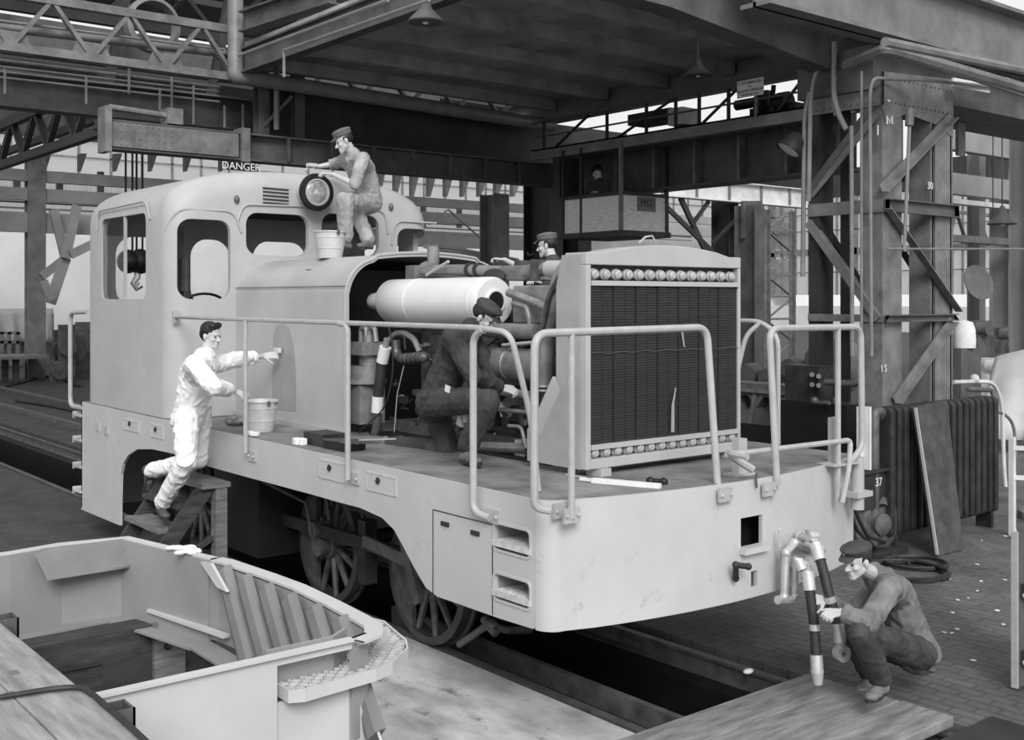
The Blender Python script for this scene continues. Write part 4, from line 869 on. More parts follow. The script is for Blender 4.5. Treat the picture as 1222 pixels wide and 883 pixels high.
# ------------------------------------------------------------------ wheels, rods, brake rigging
WHL = mat('wheel_steel', .065, .5, .3, .4, 6)
def wheel(x, y, out):
    r = .545; m = MB(); s = out
    m.lathe((x, y, r), [(r - .07, -.065), (r + .022, -.065), (r + .022, -.04), (r, -.03), (r - .004, .06), (r - .07, .065), (r - .07, -.065)], (0, s, 0), 48)
    w = m.build('drive_wheel', WHL, loco)
    d = MB()
    for k in range(12):
        a = 2 * PI * k / 12 + .2; d.tube([(x + .1 * math.cos(a), y, r + .1 * math.sin(a)), (x + .48 * math.cos(a), y + s * .02, r + .48 * math.sin(a))], [.034, .026], 8)
    d.build('wheel_spokes', ENG, w)
    MB().lathe((x, y, r), [(.13, -.08), (.13, .07), (.08, .09), (.0, .09)], (0, s, 0), 24).build('wheel_hub', STEEL, w)
    cw = MB(); pts = []
    for i in range(11): a = PI * .62 + PI * .76 * i / 10; pts.append((x + .475 * math.cos(a), y + s * .03, r + .475 * math.sin(a)))
    cw.prism(pts, (0, 0, 0), (0, s * .04, 0)).build('counterweight', ENG, w)
    return w
for x in (-3.97, -2.38, -6.95):
    wheel(x, -.76, -1); wheel(x, .76, 1); MB().cyl((x, -.75, .545), (x, .75, .545), .07).build('axle', BLACK, loco)
m = MB(); m.bar((-6.95, -.93, .66), (-2.38, -.93, .72), .05, .11).build('side_rod', DARK, loco)
for x in (-3.97, -2.38): MB().cyl((x + .02, -.85, .70), (x + .02, -.99, .70), .075).cyl((x, -.85, .545), (x, -.93, .545), .10).build('crank_pin', STEEL, loco)
MB().bar(P(434, 645, Y=-1.0), P(492, 672, Y=-1.0), .03, .10).build('brake_beam', STEEL, loco)
MB().bar(P(490, 672, Y=-1.0), P(520, 700, Y=-.95), .03, .09).bar(P(478, 625, Y=-1.0), P(500, 720, Y=-1.0), .05, .09).build('brake_hanger', STEEL, loco)
for x in (-3.2, -4.75): MB().box((x, -.86, .62), (.12, .12, .55)).box((x, -.86, 1.05), (.5, .1, .2)).build('spring_hanger', DARK, loco)
MB().tube([P(548, 769, Y=-.9), P(583, 745, Y=-.9), P(604, 752, Y=-.75), P(632, 752, Y=-.3)], .028, 10, bend=.05).sph(P(586, 746, Y=-.9), .05).cyl(P(578, 738, Y=-.9), P(592, 756, Y=-.9), .035).build('sander_pipe', STEEL, loco)
MB().bb(-5.6, -4.6, -1.2, -.5, .35, 1.2).build('fuel_tank', BLACK, loco)
MB().tube([P(315, 575, Y=-1.2), P(345, 590, Y=-1.2), P(365, 600, Y=-1.2), P(372, 640, Y=-1.1)], .015, 6).build('air_line', STEEL, loco)
MB().tube([P(205, 530, Y=-1.3), P(205, 580, Y=-1.3)], .03, 8).build('step_stay', STEEL, loco)
# ------------------------------------------------------------------ engine
eng = MB().bb(-3.35, -1.05, -.20, .42, ZD + .02, 2.55).bb(-3.3, -1.1, -.12, .34, 2.55, 2.84)
for i in range(6): x = -3.15 + i * .36; eng.bb(x, x + .26, -.27, -.20, 1.75, 2.1).bb(x, x + .28, -.24, -.1, 2.2, 2.5)
eng = eng.build('engine_block', ENG, loco, bevel=.012)
def T(name, pts, r, m_=ENG, par=None, bend=.03, n=10, Y=None):
    q = [P(p[0], p[1], Y=(p[2] if len(p) > 2 else Y)) for p in pts]
    return MB().tube(q, r, n, bend=bend).build(name, m_, par or eng)
mf = MB().lathe((-3.70, -.30, 2.79), [(.02, -.30), (.075, -.30), (.085, -.22), (.085, -.08), (.075, 0), (.13, 0), (.185, .02), (.203, .05), (.205, .50), (.208, .503), (.208, .507), (.205, .51), (.207, 1.46), (.199, 1.462), (.199, 1.475), (.207, 1.477), (.205, 1.555), (.19, 1.578), (.085, 1.58), (.085, 1.52), (.075, 1.4), (.001, 1.4)], (1, 0, 0), 48)
mf = mf.build('exhaust_silencer', SILVER, loco)
MB().lathe((-3.70, -.30, 2.79), [(.001, 1.583), (.086, 1.583), (.086, 1.589), (.001, 1.589)], (1, 0, 0), 30).build('silencer_outlet', BLACK, mf)
MB().lathe((-3.70, -.30, 2.79), [(.084, 1.578), (.098, 1.58), (.098, 1.6), (.084, 1.6), (.084, 1.578)], (1, 0, 0), 30).build('outlet_rim', SILVER, mf)
for x in (-3.3, -2.3): MB().bar((x, -.3, 2.58), (x, -.1, 2.5), .04, .03).build('silencer_bracket', ENG, mf)
YB = -.12
T('manifold_pipe', [(503, 322), (558, 322), (600, 324)], .05, ENGL, Y=YB)
T('manifold_pipe', [(503, 331), (560, 334)], .035, ENGL, Y=YB + .1)
T('breather', [(517, 294), (517, 316), (506, 320)], .055, ENGL, Y=YB)
for x in (560, 570): MB().cyl(P(x, 322, Y=YB), P(x + 3, 322, Y=YB), .062).build('pipe_clamp', DARK, eng)
T('lever_arm', [(509, 328), (535, 312)], .014, RAIL, Y=YB - .1)
a = P(598, 335, Y=YB); b = P(632, 316, Y=YB); MB().bb(a.x, b.x, -.12, .25, a.z, b.z).build('water_manifold', ENGL, eng, bevel=.01)
T('water_pipe', [(628, 326), (640, 322), (668, 320), (676, 322)], .06, ENGL, Y=YB)
MB().cyl(P(655, 321, Y=YB), P(672, 321, Y=YB), .07).build('hose_sleeve', RAIL, eng)
T('hose_end', [(640, 310), (638, 334)], .045, ENG, Y=YB - .05)
MB().sph(P(590, 330, Y=-.2), (.14, .06, .07)).build('rag', RUBBER, eng)
a = P(607, 386, Y=-.3); b = P(662, 340, Y=-.3); MB().bb(a.x, b.x, -.26, 0, a.z, b.z).build('valve_cover', ENGL, eng, bevel=.015)
T('fuel_pipe', [(607, 349), (642, 362), (652, 368)], .035, ENGL, Y=-.34)
T('return_pipe', [(612, 362), (628, 366), (632, 380), (632, 388)], .022, ENGL, Y=-.36)
T('oil_cooler', [(584, 394), (641, 396)], .062, ENGL, Y=-.36, n=20)
MB().lathe(P(577, 432, Y=-.36), [(.001, 0), (.11, 0), (.128, .03), (.128, .36), (.134, .365), (.134, .38), (.128, .385), (.128, .78), (.1, .8), (.001, .8)], (1, 0, 0), 28).build('air_starter_drum', ENGL, eng)
T('drum_strap', [(600, 412), (645, 408)], .015, RAIL, Y=-.45)
T('coolant_pipe', [(684, 318), (670, 326), (664, 346), (655, 379), (651, 413), (650, 460)], .062, ENGL, Y=-.42, bend=.12, n=16)
T('coolant_hose', [(650, 460), (650, 474), (649, 496)], .05, RUBBER, Y=-.42, n=14)
for y in (459, 464): MB().cyl(P(650, y, Y=-.42), P(650, y + 2.5, Y=-.42), .068).build('hose_clamp', ALU, eng)
T('vent_pipe', [(668, 330), (655, 353), (650, 379), (645, 400)], .022, ENG, Y=-.5, bend=.06)
T('drain_pipe', [(571, 533), (631, 535)], .042, ENGL, Y=-.5)
T('loop_pipe', [(607, 508), (622, 509), (628, 535)], .014, ENGL, Y=-.55, bend=.05)
T('lube_pipe', [(590, 466), (634, 472)], .035, ENGL, Y=-.45); T('lube_pipe', [(596, 489), (640, 493)], .02, ENGL, Y=-.45)
# pump stack left
pm = MB(); q = lambda x, y: P(x, y, Y=-.55)
def col_(x0, x1, y0, y1, r=True):
    c = (x0 + x1) / 2; a, b = q(c, y1), q(c, y0); w = (q(x1, y0) - q(x0, y0)).length / 2 * .9
    if r: pm.cyl(a, b, w, 20)
    else: pm.box((a + b) / 2, (w * 1.7, w * 1.7, (b - a).length))
col_(423, 447, 458, 504, False); col_(425, 449, 436, 454); col_(422, 451, 452, 457); col_(433, 447, 422, 436); col_(427, 452, 408, 423, False)
for x in (424, 436, 448): pm.cyl(q(x, 500), q(x, 460), .014, 8)
pm.cyl(q(440, 408), q(440, 400), .05)
pm = pm.build('air_compressor', ENGL, loco)
MB().tube([q(431, 410), q(431, 392), q(437, 391), q(438, 408)], .026, 10, bend=.03).tube([q(441, 410), q(441, 392), q(447, 391), q(449, 408)], .024, 10, bend=.03).build('compressor_bend', ENGL, pm)
hs = T('intake_hose', [(456, 428), (454, 450), (451, 476)], .048, RUBBER, loco, Y=-.6, n=14)
T('hose_sleeve', [(460, 414), (456, 432)], .054, SILVER, hs, Y=-.6, n=14); T('hose_sleeve', [(451, 473), (450, 492)], .054, SILVER, hs, Y=-.6, n=14)
T('hose_elbow', [(462, 404), (460, 415)], .03, ENGL, hs, Y=-.6); T('hose_tail', [(450, 490), (450, 505), (447, 520)], .04, ENG, hs, Y=-.6)
T('exhaust_bend', [(465, 405), (472, 398), (482, 397), (494, 404), (501, 420)], .028, ENGL, Y=-.35, bend=.05)
T('braided_hose', [(472, 406), (473, 425), (486, 430), (508, 426)], .042, ENG, Y=-.38, bend=.08)
for k in range(6): MB().sph(P(480 + k * 5, 428 - .4 * k, Y=-.4), .05, 8, 6).build('hose_fitting', ENG, eng)
T('control_cable', [(462, 384), (469, 410), (469, 450), (460, 487), (428, 516)], .007, RUBBER, loco, Y=-.7, bend=.2, n=6)
T('control_cable', [(482, 436), (474, 470), (470, 520)], .005, RAIL, eng, Y=-.4, n=6)
# small fittings that crowd the engine side
random.seed(11)
for k in range(80):
    x, y = random.uniform(462, 640), random.uniform(398, 545); p = P(x, y, Y=-.22 - random.random() * .12); m_ = random.choice((ENG, ENG, DARK, ENGL, BLACK))
    if p.z < ZD + .03 or p.x > -1.1: continue
    m = MB(); t = random.random(); L = random.uniform(.04, .16)
    if t < .35: m.cyl(p, p + V((0, -random.uniform(.02, .06), 0)), random.uniform(.012, .04), 10)
    elif t < .7: m.tube([p, p + V((L * random.choice((-1, 1)), -.03, random.uniform(-.02, .05))), p + V((L, -.02, L * random.choice((-1, 1))))], random.uniform(.006, .014), 6, bend=.03)
    else: m.box(p, (L * .6, .06, L * .5))
    m.build('engine_fitting', m_, eng)
# dark floor inside the hood and crossed bearers
MB().bb(-3.6, -1.1, -.6, .8, ZD + .004, ZD + .02).build('engine_bed', BLACK, loco)
MB().bb(-3.5, -1.2, -.34, -.28, ZD + .02, ZD + .12).build('engine_rail', ENG, loco)
MB().bb(-3.63, -1.15, .93, .96, ZD, 2.75).build('far_side_hood_panel', DARK, loco)
MB().bb(-1.62, -1.5, -.5, -.35, ZD + .0, ZD + .14).build('engine_bracket', RAIL, loco)
# ------------------------------------------------------------------ spare frame end in the foreground
FP = mat('frame_primer', .58, .5, 0, .08, 1.5, .05); FPD = mat('shaded_inner_primer', .30, .5, 0, .12, 1.5, .05)  # second primer is a darker copy, with inner-face shade in its colour
ff = empty('frame_section', (-1.2, -3.9, .5), 'big pale U-shaped steel frame end with gridded corner step in the lower left foreground', 'frame section')
ZT_, ZB_ = 1.10, .58
# walls: far wall with bend, ribbed side, corner, near wall
far_ = [(-2.82, -6.2), (-2.80, -3.9), (-2.86, -3.55), (-2.80, -3.14), (-1.80, -2.925)]
def wall_along(pts, z0, z1, t, name, m_): return MB().ribbon(pts, z0, z1, t).build(name, m_, ff)
wall_along(list(far_), ZB_ - .02, ZT_, -.02, 'far_plate', FPD)
def flange(pts, w, z, name, m_=FP, t=.015):
    n = len(pts); L = [V((p[0], p[1], 0)) for p in pts]; inn = []
    for i, p in enumerate(L):
        a = L[max(i - 1, 0)]; b = L[min(i + 1, n - 1)]; d = (b - a).normalized(); inn.append(p + V((-d.y, d.x, 0)) * w)
    vs = [(p.x, p.y, z) for p in L] + [(p.x, p.y, z) for p in inn] + [(p.x, p.y, z - t) for p in L] + [(p.x, p.y, z - t) for p in inn]; fs = []
    for i in range(n - 1): fs += [(i, i + 1, n + i + 1, n + i), (2 * n + i, 3 * n + i, 3 * n + i + 1, 2 * n + i + 1), (i, 2 * n + i, 2 * n + i + 1, i + 1), (n + i, n + i + 1, 3 * n + i + 1, 3 * n + i)]
    return MB().add(vs, fs).build(name, m_, ff)
flange(far_, .06, ZT_ + .01, 'top_flange'); flange(far_, -.16, ZB_ - .02, 'bottom_flange', FPD)
MB().prism([(-2.77, -3.75, 1.085), (-2.79, -3.12, 1.085), (-2.70, -3.02, .93), (-2.68, -3.70, .93)], (0, 0, 0), (.02, 0, -.01)).prism([(-2.84, -3.7, 1.10), (-2.80, -3.12, 1.10), (-2.68, -3.02, .935), (-2.70, -3.68, .92)], (0, 0, 0), (.012, 0, 0)).build('hanging_plate', mat('frame_bracket_paint', .2, .6), ff)
side = [(-1.80, -2.925), (-1.72, -2.90), (-1.2, -2.86), (-.85, -2.845), (-.4, -2.87), (-.05, -2.90), (.10, -2.92), (.20, -2.98), (.235, -3.09)]
wall_along(side, ZB_, ZT_ - .03, .02, 'side_plate', FPD)
flange(side, .10, ZT_, 'side_flange')
near = [(.235, -3.09), (.235, -4.0), (.235, -6.2)]
near2 = [(.235, -3.50), (.235, -4.0), (.235, -6.2)]
wall_along(near2, .50, ZT_, .02, 'near_plate', FP)
a_, b_, c_ = P(420, 792, X=.235), P(431, 802, X=.235), P(449, 872, X=.235)
MB().prism([(.235, -3.51, .5), (.235, -3.51, .86), (.235, a_.y, .88), (.235, c_.y, .5)], (0, 0, 0), (-.02, 0, 0)).build('near_plate', FP, ff)
wall_along([(.20, -2.98), (.235, -3.09), (.235, -3.51)], ZT_ - .05, ZT_, .02, 'corner_plate', FP)
wall_along([(.06, -3.02), (.14, -3.14), (.14, -3.51)], .8, ZT_, .02, 'step_back_plate', FPD)
flange(near, .05, ZT_ + .008, 'near_flange')
MB().ribbon([(-.05, -2.92), (.16, -2.99)], .5, .9, .02).build('corner_plate', FP, ff)
RIBM = mat('rib_primer', .2, .5, 0, .15, 2)
for i in range(6):
    xt = (-1.62, -1.33, -1.04, -.75, -.46, -.17)[i]; a = V((xt, -2.91, 1.05)); b = V((xt + .50, -2.99, .60))
    MB().sect(a, b, [(-.075, -.02), (.085, -.02), (.085, .0), (.06, .03), (.0, .045), (-.055, .03), (-.075, 0)], (0, -1, 0)).build('slanted_rib', RIBM, ff)
    MB().bar(a + V((.085, -.02, 0)), b + V((.085, -.02, 0)), .008, .012, (0, -1, 0)).build('rib_edge', FP, ff)
a = P(248, 668, Y=-2.95); MB().prism([P(242, 670, Y=-2.95), P(255, 672, Y=-2.95), P(274, 706, Y=-2.97), P(262, 700, Y=-2.97)], (0, 0, 0), (0, -.02, 0)).build('end_gusset', FP, ff)
MB().bar((-1.8, -3.0, ZB_ - .02), (.2, -3.02, ZB_ - .02), .16, .015).build('lower_angle', FPD, ff); MB().bar((-2.45, -3.08, .66), (-1.55, -2.93, .66), .05, .02).build('lower_angle', FP, ff)
# gridded corner step
sp_ = [(.31, -3.46), (.335, -3.40), (.30, -2.98), (.26, -2.86), (.12, -2.67), (.0, -2.60), (-.38, -2.50), (-.50, -2.53), (-.56, -2.62), (-.50, -2.70), (-.10, -2.84), (.08, -3.02), (.12, -3.12), (.12, -3.46)]
zs = .93
rim = MB().ribbon(sp_, zs - .05, zs + .012, -.012, closed=True).build('corner_step', FP, ff)
g_ = MB()
def inside(x, y):
    c = False; n = len(sp_)
    for i in range(n):
        x1, y1 = sp_[i]; x2, y2 = sp_[(i + 1) % n]
        if (y1 > y) != (y2 > y) and x < (x2 - x1) * (y - y1) / (y2 - y1) + x1: c = not c
    return c
for dx, dy in ((1, 1), (1, -1)):
    d = V((dx, dy, 0)).normalized(); nrm = V((-d.y, d.x, 0))
    for k in range(-60, 60):
        run = []
        for j in range(-60, 60):
            p = V((-.1, -2.9, 0)) + nrm * k * .048 + d * j * .02
            if inside(p.x, p.y): run.append(p)
            elif run:
                if len(run) > 1: g_.bar((run[0].x, run[0].y, zs), (run[-1].x, run[-1].y, zs), .009, .014)
                run = []
g_.build('step_grid', GRID, rim)
MB().prism([(x, y, zs - .046) for x, y in sp_], (0, 0, 0), (0, 0, .004)).build('grid_shade_sheet', DARK, rim)  # dark sheet added under the grid so its holes look shaded
# trestles under the frame
tr_ = empty('timber_trestle', (-2.5, -3.4, 0), 'rough timber trestle under the far side of the frame section', 'trestle')
MB().bar((-2.5, -4.2, .47), (-2.5, -2.55, .47), .22, .20).build('cap_beam', DWOOD, tr_)
MB().box((-2.36, -2.98, .34), (.04, .22, .5)).build('cleat', MWOOD, tr_); MB().sph((-2.33, -3.0, .42), .025).build('bolt', DARK, tr_)
for y in (-3.55, -2.75): MB().box((-2.5, y, .19), (.18, .26, .38)).build('trestle_leg', DWOOD, tr_)
t2 = empty('timber_trestle', (-.4, -4, 0), 'second timber trestle hidden mostly behind the near plate of the frame section', 'trestle')
MB().bar((-.2, -4.8, .40), (-.2, -3.2, .40), .2, .18).build('cap_beam', DWOOD, t2)
for y in (-4.6, -3.4): MB().box((-.2, y, .16), (.2, .2, .32)).build('trestle_leg', DWOOD, t2)
MB_ = MB().cyl((-1.6, -3.55, 0), (-1.6, -3.55, .24), .05); tag(MB_.build('steel_bottle', ALU), 'small bright cylinder standing on the dark floor inside the frame section', 'bottle')
random.seed(5)
for k in range(9):
    x, y = random.uniform(205, 238), random.uniform(652, 660); p = P(x, y, Z=1.12)
    tag(MB().sph(p, (random.uniform(.02, .04), random.uniform(.02, .05), .018), 8, 6).build('rag_scrap', CHALK), 'white scrap of cotton waste lying on the frame flange near the wooden steps', 'rag', 'cotton waste on the frame flange')
# plank platform bottom left
pf = empty('plank_platform', (0, -5.2, 1.25), 'worn wooden plank platform in the bottom left corner', 'platform')
yE = [-4.57, -4.80, -5.06, -5.30, -5.56, -5.85, -6.15]
for i in range(6): MB().bb(-2.2 - .05 * (i % 2), 1.9, yE[i + 1] + .006, yE[i], 1.24, 1.30).build('plank', WOOD, pf, bevel=.006)
MB().bb(-2.2, 1.9, -4.60, -4.565, 1.18, 1.235).build('edge_board', DWOOD, pf)
for x in (-1.9, -.3, 1.3): MB().bb(x, x + .12, -6.1, -4.58, 1.10, 1.24).build('joist', DWOOD, pf)
for x, y in ((-.2, -4.75), (.1, -4.9), (.35, -4.72), (-.5, -5.1), (.6, -4.8), (.75, -4.95)): MB().box((x, y, 1.3005), (.06, .035, .003)).build('nail_plate', MWOOD, pf)
for px, py in ((14, 742), (148, 850)):
    p = P(px, py, Z=1.24); x, y = p.x, -4.5
    MB().bb(x - .06, x + .06, -4.565, -4.555, 1.13, 1.27).bb(x - .06, x + .06, -4.46, -4.45, 1.13, 1.27).bb(x - .06, x - .05, -4.565, -4.45, 1.13, 1.27).bb(x + .05, x + .06, -4.565, -4.45, 1.13, 1.27).build('stake_socket', STEEL, pf)
for x in (-2.0, -.9): MB().bb(x, x + .12, -5.6, -5.48, 0, 1.1).build('platform_leg', DWOOD, pf)
tag(MB().tube([P(0, 832, Z=1.315), P(60, 822, Z=1.315), P(95, 819, Z=1.315), P(110, 828, Z=1.315), P(150, 862, Z=1.31), P(185, 895, Z=1.31)], .011, 8, bend=.1).build('cable', DARK), 'dark cable lying across the wooden plank platform', 'cable')
# wooden steps behind the man in white
ws = empty('wooden_steps', (-5.1, -1.95, 0), 'dark wooden steps beside the locomotive under the man in white', 'steps')
XA, XB = -5.50, -4.66
for x in (XA, XB): MB().prism([(x, -2.60, 0), (x, -2.44, 0), (x, -1.62, 1.07), (x, -1.80, 1.07), (x, -1.84, 1.04)], (0, 0, 0), (.045, 0, 0)).build('stringer', DWOOD, ws)
for y, z in ((-2.36, .26), (-2.20, .50), (-2.03, .74), (-1.86, .94)): MB().bb(XA + .02, XB + .02, y - .13, y + .12, z - .04, z).build('step_board', MWOOD if z == .74 else DWOOD, ws)
MB().bb(XA - .05, XB + .10, -1.78, -1.50, 1.07, 1.115).build('top_board', MWOOD, ws)
for x in (XA, XB): MB().bb(x - .02, x + .09, -1.64, -1.53, 0, 1.07).build('steps_leg', MWOOD if x == XB else DWOOD, ws)
MB().bar((XB, -2.3, .25), (XB, -1.6, .62), .03, .09, (1, 0, 0)).bar((XB + .02, -2.0, .6), (XB + .02, -1.6, .2), .03, .09, (1, 0, 0)).build('cross_brace', DWOOD, ws)
# floor plate + planks at bottom right, over the pit
pb = empty('pit_cover', (.7, 0, .06), 'heavy plank cover laid across the pit where the man crouches', 'plank cover')
for i, (x0, x1) in enumerate(((.17, .52), (.525, .90), (.905, 1.28))): MB().bb(x0, x1, -1.25 - .1 * i, .80 + .02 * i, .015, .085).build('plank', mat('cover_planks', .24, .7, 0, .4, 3, .3, 16, stretch=(6, 1, 1), spots=.25, spot_v=.42), pb, bevel=.008)
tag(MB().bb(1.4, 1.75, -1.2, 1.1, .01, .06).build('floor_plate', DSTEEL), 'dark steel floor plate in the bottom right corner in front of the plank cover', 'plate')
# ------------------------------------------------------------------ right hand side: heater, board, motor, hoses
ht = empty('cast_heater', (-1.9, 6.1, .1), 'big dark cast-iron sectional radiator standing in front of the steel tower', 'heater')
for i in range(17):
    y = 4.98 + i * .142; MB().prism(rrect((-1.9, y, .9), .26, 1.42, .06, 4), (0, 0, 0), (0, .085, 0)).build('heater_section', DARK, ht, bevel=.018)
MB().cyl((-1.9, 4.9, 1.5), (-1.9, 7.35, 1.5), .05).cyl((-1.9, 4.9, .3), (-1.9, 7.35, .3), .05).build('heater_header', DARK, ht)
MB().tube([(-1.9, 4.98, 1.55), (-1.9, 4.85, 1.58), (-1.9, 4.83, 1.4), (-1.9, 4.83, .1)], .06, 12, bend=.08).build('heater_pipe', STEEL, ht)
for y in (5.1, 7.2): MB().bb(-2.0, -1.8, y, y + .06, 0, .2).build('heater_foot', DARK, ht)
MB().tube([(-1.9, 7.35, 1.5), (-1.9, 7.5, 1.5), (-2.0, 7.6, 1.66), (-2.0, 7.0, 1.7)], .03, 8, bend=.05).build('feed_pipe', STEEL, ht)
def onb(px, py, X_): return P(px, py, X=X_)
b_ = [onb(1088, 486, -1.72), onb(1126, 477, -1.72), P(1146, 655, Z=.01), P(1114, 663, Z=.01)]
bd = MB().prism(b_, (0, 0, 0), (.04, 0, .0)).build('leaning_board', mat('dark_board', .06, .6, 0, .5, 5, spots=.1, spot_v=.3)); tag(bd, 'tall dark board leaning against the cast-iron radiator', 'board')
MB().bar(b_[0] + V((.05, -.01, 0)), b_[3] + V((.05, -.01, .02)), .02, .03).build('board_edge', RAIL, bd)
mo = empty('electric_motor', (-2.1, 4.9, 0), 'dark electric motor with a round end numbered 37 on the floor beside the locomotive front', 'motor')
c = P(1043, 625, X=-1.9); cy = c.y; rr = .30
MB().cyl((-1.9, cy - .05, .36), (-2.4, cy - .05, .36), rr, 28).build('motor_body', STEEL, mo)
MB().lathe((-1.9, cy + .05, .34), [(.30, 0), (.30, .04), (.22, .06), (.22, .03), (.12, .03), (.12, .10), (.05, .12), (.0, .12)], (1, -.2, 0), 28).build('motor_end', STEEL, mo)
MB().bb(-2.3, -1.85, cy - .32, cy + .28, .52, .92).bb(-2.32, -1.8, cy - .35, cy + .30, .92, .95).build('terminal_box', DARK, mo)
MB().bb(-2.3, -1.7, cy - .3, cy + .35, 0, .08).build('motor_base', DARK, mo)
text('motor_number', '37', .13, (-1.842, cy + .0, .80), (0, 1, 0), (0, 0, 1), CHALK, mo)
# hose coils on the floor
def coil(px, py, r, n, lab, cat='hose', m_=RUBBER, sq=1.0):
    c = P(px, py, Z=.03); pts = [(c.x + (r + .03 * math.sin(i * .7)) * math.cos(i * .35) * sq, c.y + (r + .05 * math.sin(i * .31)) * math.sin(i * .35), .03 + .012 * (i // 18)) for i in range(n)]
    return tag(MB().tube(pts, .018, 6).build('coiled_hose', m_), lab, cat)
coil(1078, 682, .42, 60, 'black hose lying in loops on the floor behind the crouching man')
coil(1092, 672, .30, 36, 'smaller loop of dark hose nearer the leaning board')
tag(MB().tube([P(1004, 560, Z=1.0) + V((0, .1, 0)), P(1010, 600, X=-.8), P(1022, 632, X=-.8), P(1045, 655, Z=.03), P(1085, 672, Z=.03)], .02, 8, bend=.2).build('cable', RUBBER), 'dark cable hanging down beside the front right corner of the locomotive', 'cable')
tag(MB().tube([P(1012, 560, X=-1.2), P(1020, 610, X=-1.2), P(1035, 640, X=-1.2), P(1060, 648, Z=.05)], .02, 8, bend=.2).build('cable', RUBBER), 'second dark cable drooping to the floor in front of the electric motor', 'cable')
# hoses at the far right
hx = -3.2
tag(MB().tube([P(1138, 456, X=hx), P(1168, 455, X=hx), P(1186, 456, X=hx), P(1196, 480, X=hx), P(1198, 560, X=hx), P(1202, 600, X=hx), P(1212, 640, Z=.05)], .03, 10, bend=.25).sph(P(1163, 452, X=hx), .07).build('white_hose', HSTEEL), 'pale hose drooping from the tap right of the cast-iron radiator', 'hose')
tag(MB().tube([P(1180, 491, X=hx), P(1197, 492, X=hx), P(1210, 505, X=hx), P(1214, 560, X=hx)], .024, 8, bend=.2).sph(P(1186, 491, X=hx), .06).build('dark_hose', MSTEEL), 'darker hose curving down beside the pale one at the right edge', 'hose')
tag(MB().bb(-4.5, -4.3, P(1140, 0, X=-4.4).y, P(1164, 0, X=-4.4).y, 0, P(1150, 415, X=-4.4).z).build('steel_cabinet', GSTEEL), 'narrow grey cabinet behind the tap and the cast-iron radiator', 'cabinet')
# tarpaulin at right
pts = []
yv = 14
m = MB(); vs = []; fs = []; nx, nz = 16, 7
for i in range(nx):
    for j in range(nz):
        t = i / (nx - 1); u = j / (nz - 1); base = P(1160 + 90 * t, 520 + 10 * t, Y=yv); tp = P(1160 + 90 * t, 428 - 22 * t, Y=yv); p = base.lerp(tp, u); p.y += .12 * math.sin(i * .8 + j * .3) * (1 - u) + .9 * u; vs.append(p)
for i in range(nx - 1):
    for j in range(nz - 1): fs.append((i * nz + j, (i + 1) * nz + j, (i + 1) * nz + j + 1, i * nz + j + 1))
o = m.add(vs, fs, True).build('tarpaulin', CANVAS); md = o.modifiers.new('s', 'SOLIDIFY'); md.thickness = .03; tag(o, 'pale tarpaulin draped over a heap at the right edge beyond the hoses', 'tarpaulin')
tag(MB().bb(-4, 3, 15.2, 17, 0, 1.2).build('covered_crate', MSTEEL), 'long crate under the pale tarpaulin at the right edge', 'crate')
# metal stool / frame and panel at the right edge
st = empty('angle_stand', P(1208, 640, Z=0), 'pale welded angle frame standing at the right edge of the picture', 'frame')
xs_ = -1.2
for px in (1208, 1235): p = P(px, 640, Z=0); MB().bar((p.x, p.y, 0), (p.x, p.y, P(1208, 538, D=(CT * 0 + 1) * 12).z - .0), .06, .06).build('frame_leg', HSTEEL, st)
p = P(1208, 640, Z=0); q_ = P(1240, 642, Z=0)
for z in (1.05, .7): MB().bar((p.x, p.y, z), (q_.x, q_.y, z), .05, .05).build('frame_rail', HSTEEL, st)
pn = empty('bolted_screen', (1.3, 1.6, 0), 'dark upright steel panel with bolts cut off by the right edge of the picture', 'panel')
a = P(1209, 820, Z=.02); MB().bb(a.x - .0, a.x + .03, a.y, a.y + .8, .02, 1.12).build('panel_plate', GSTEEL, pn); MB().bb(a.x - .01, a.x + .035, a.y - .01, a.y + .01, .02, 1.14).build('panel_edge', RAIL, pn)
for z in (.18, .66): MB().bb(a.x + .03, a.x + .10, a.y + .05, a.y + .8, z, z + .1).build('panel_rib', DSTEEL, pn); MB().sph((a.x + .06, a.y + .05, z + .02), .02).build('panel_bolt', ALU, pn)
# rubbish on the right floor
random.seed(21)
for k in range(26):
    x, y = random.uniform(1120, 1222), random.uniform(600, 790); p = P(x, y, Z=.008)
    tag(MB().sph(p, (random.uniform(.008, .03), random.uniform(.008, .03), .008), 6, 4).build('floor_scrap', HSTEEL), 'tiny pale scrap lying on the block floor at right', 'scrap', 'scraps on the floor at right')
tag(MB().sph(P(893, 801, Z=0.03), (.03, .05, .02)).build('floor_scrap', CHALK), 'bright scrap lying by the far rail under the locomotive front', 'scrap')
tag(MB().bar(P(1060, 690, Z=.03), P(1115, 700, Z=.03), .03, .03).build('metal_strip', CHALK), 'thin bright strip on the floor behind the crouching man', 'strip') if False else None
m = MB()
for k in range(5): m.sph((-1.6 + .3 * k, 8.3 + .2 * (k % 2), .05), (.4, .35, .20 - .02 * k), 12, 7)
tag(m.build('sand_heap', mat('pale_dust', .3, .9, 0, .3, 6, .5)), 'low heap of pale rubbish beside the radiator and hoses', 'heap', kind='stuff')
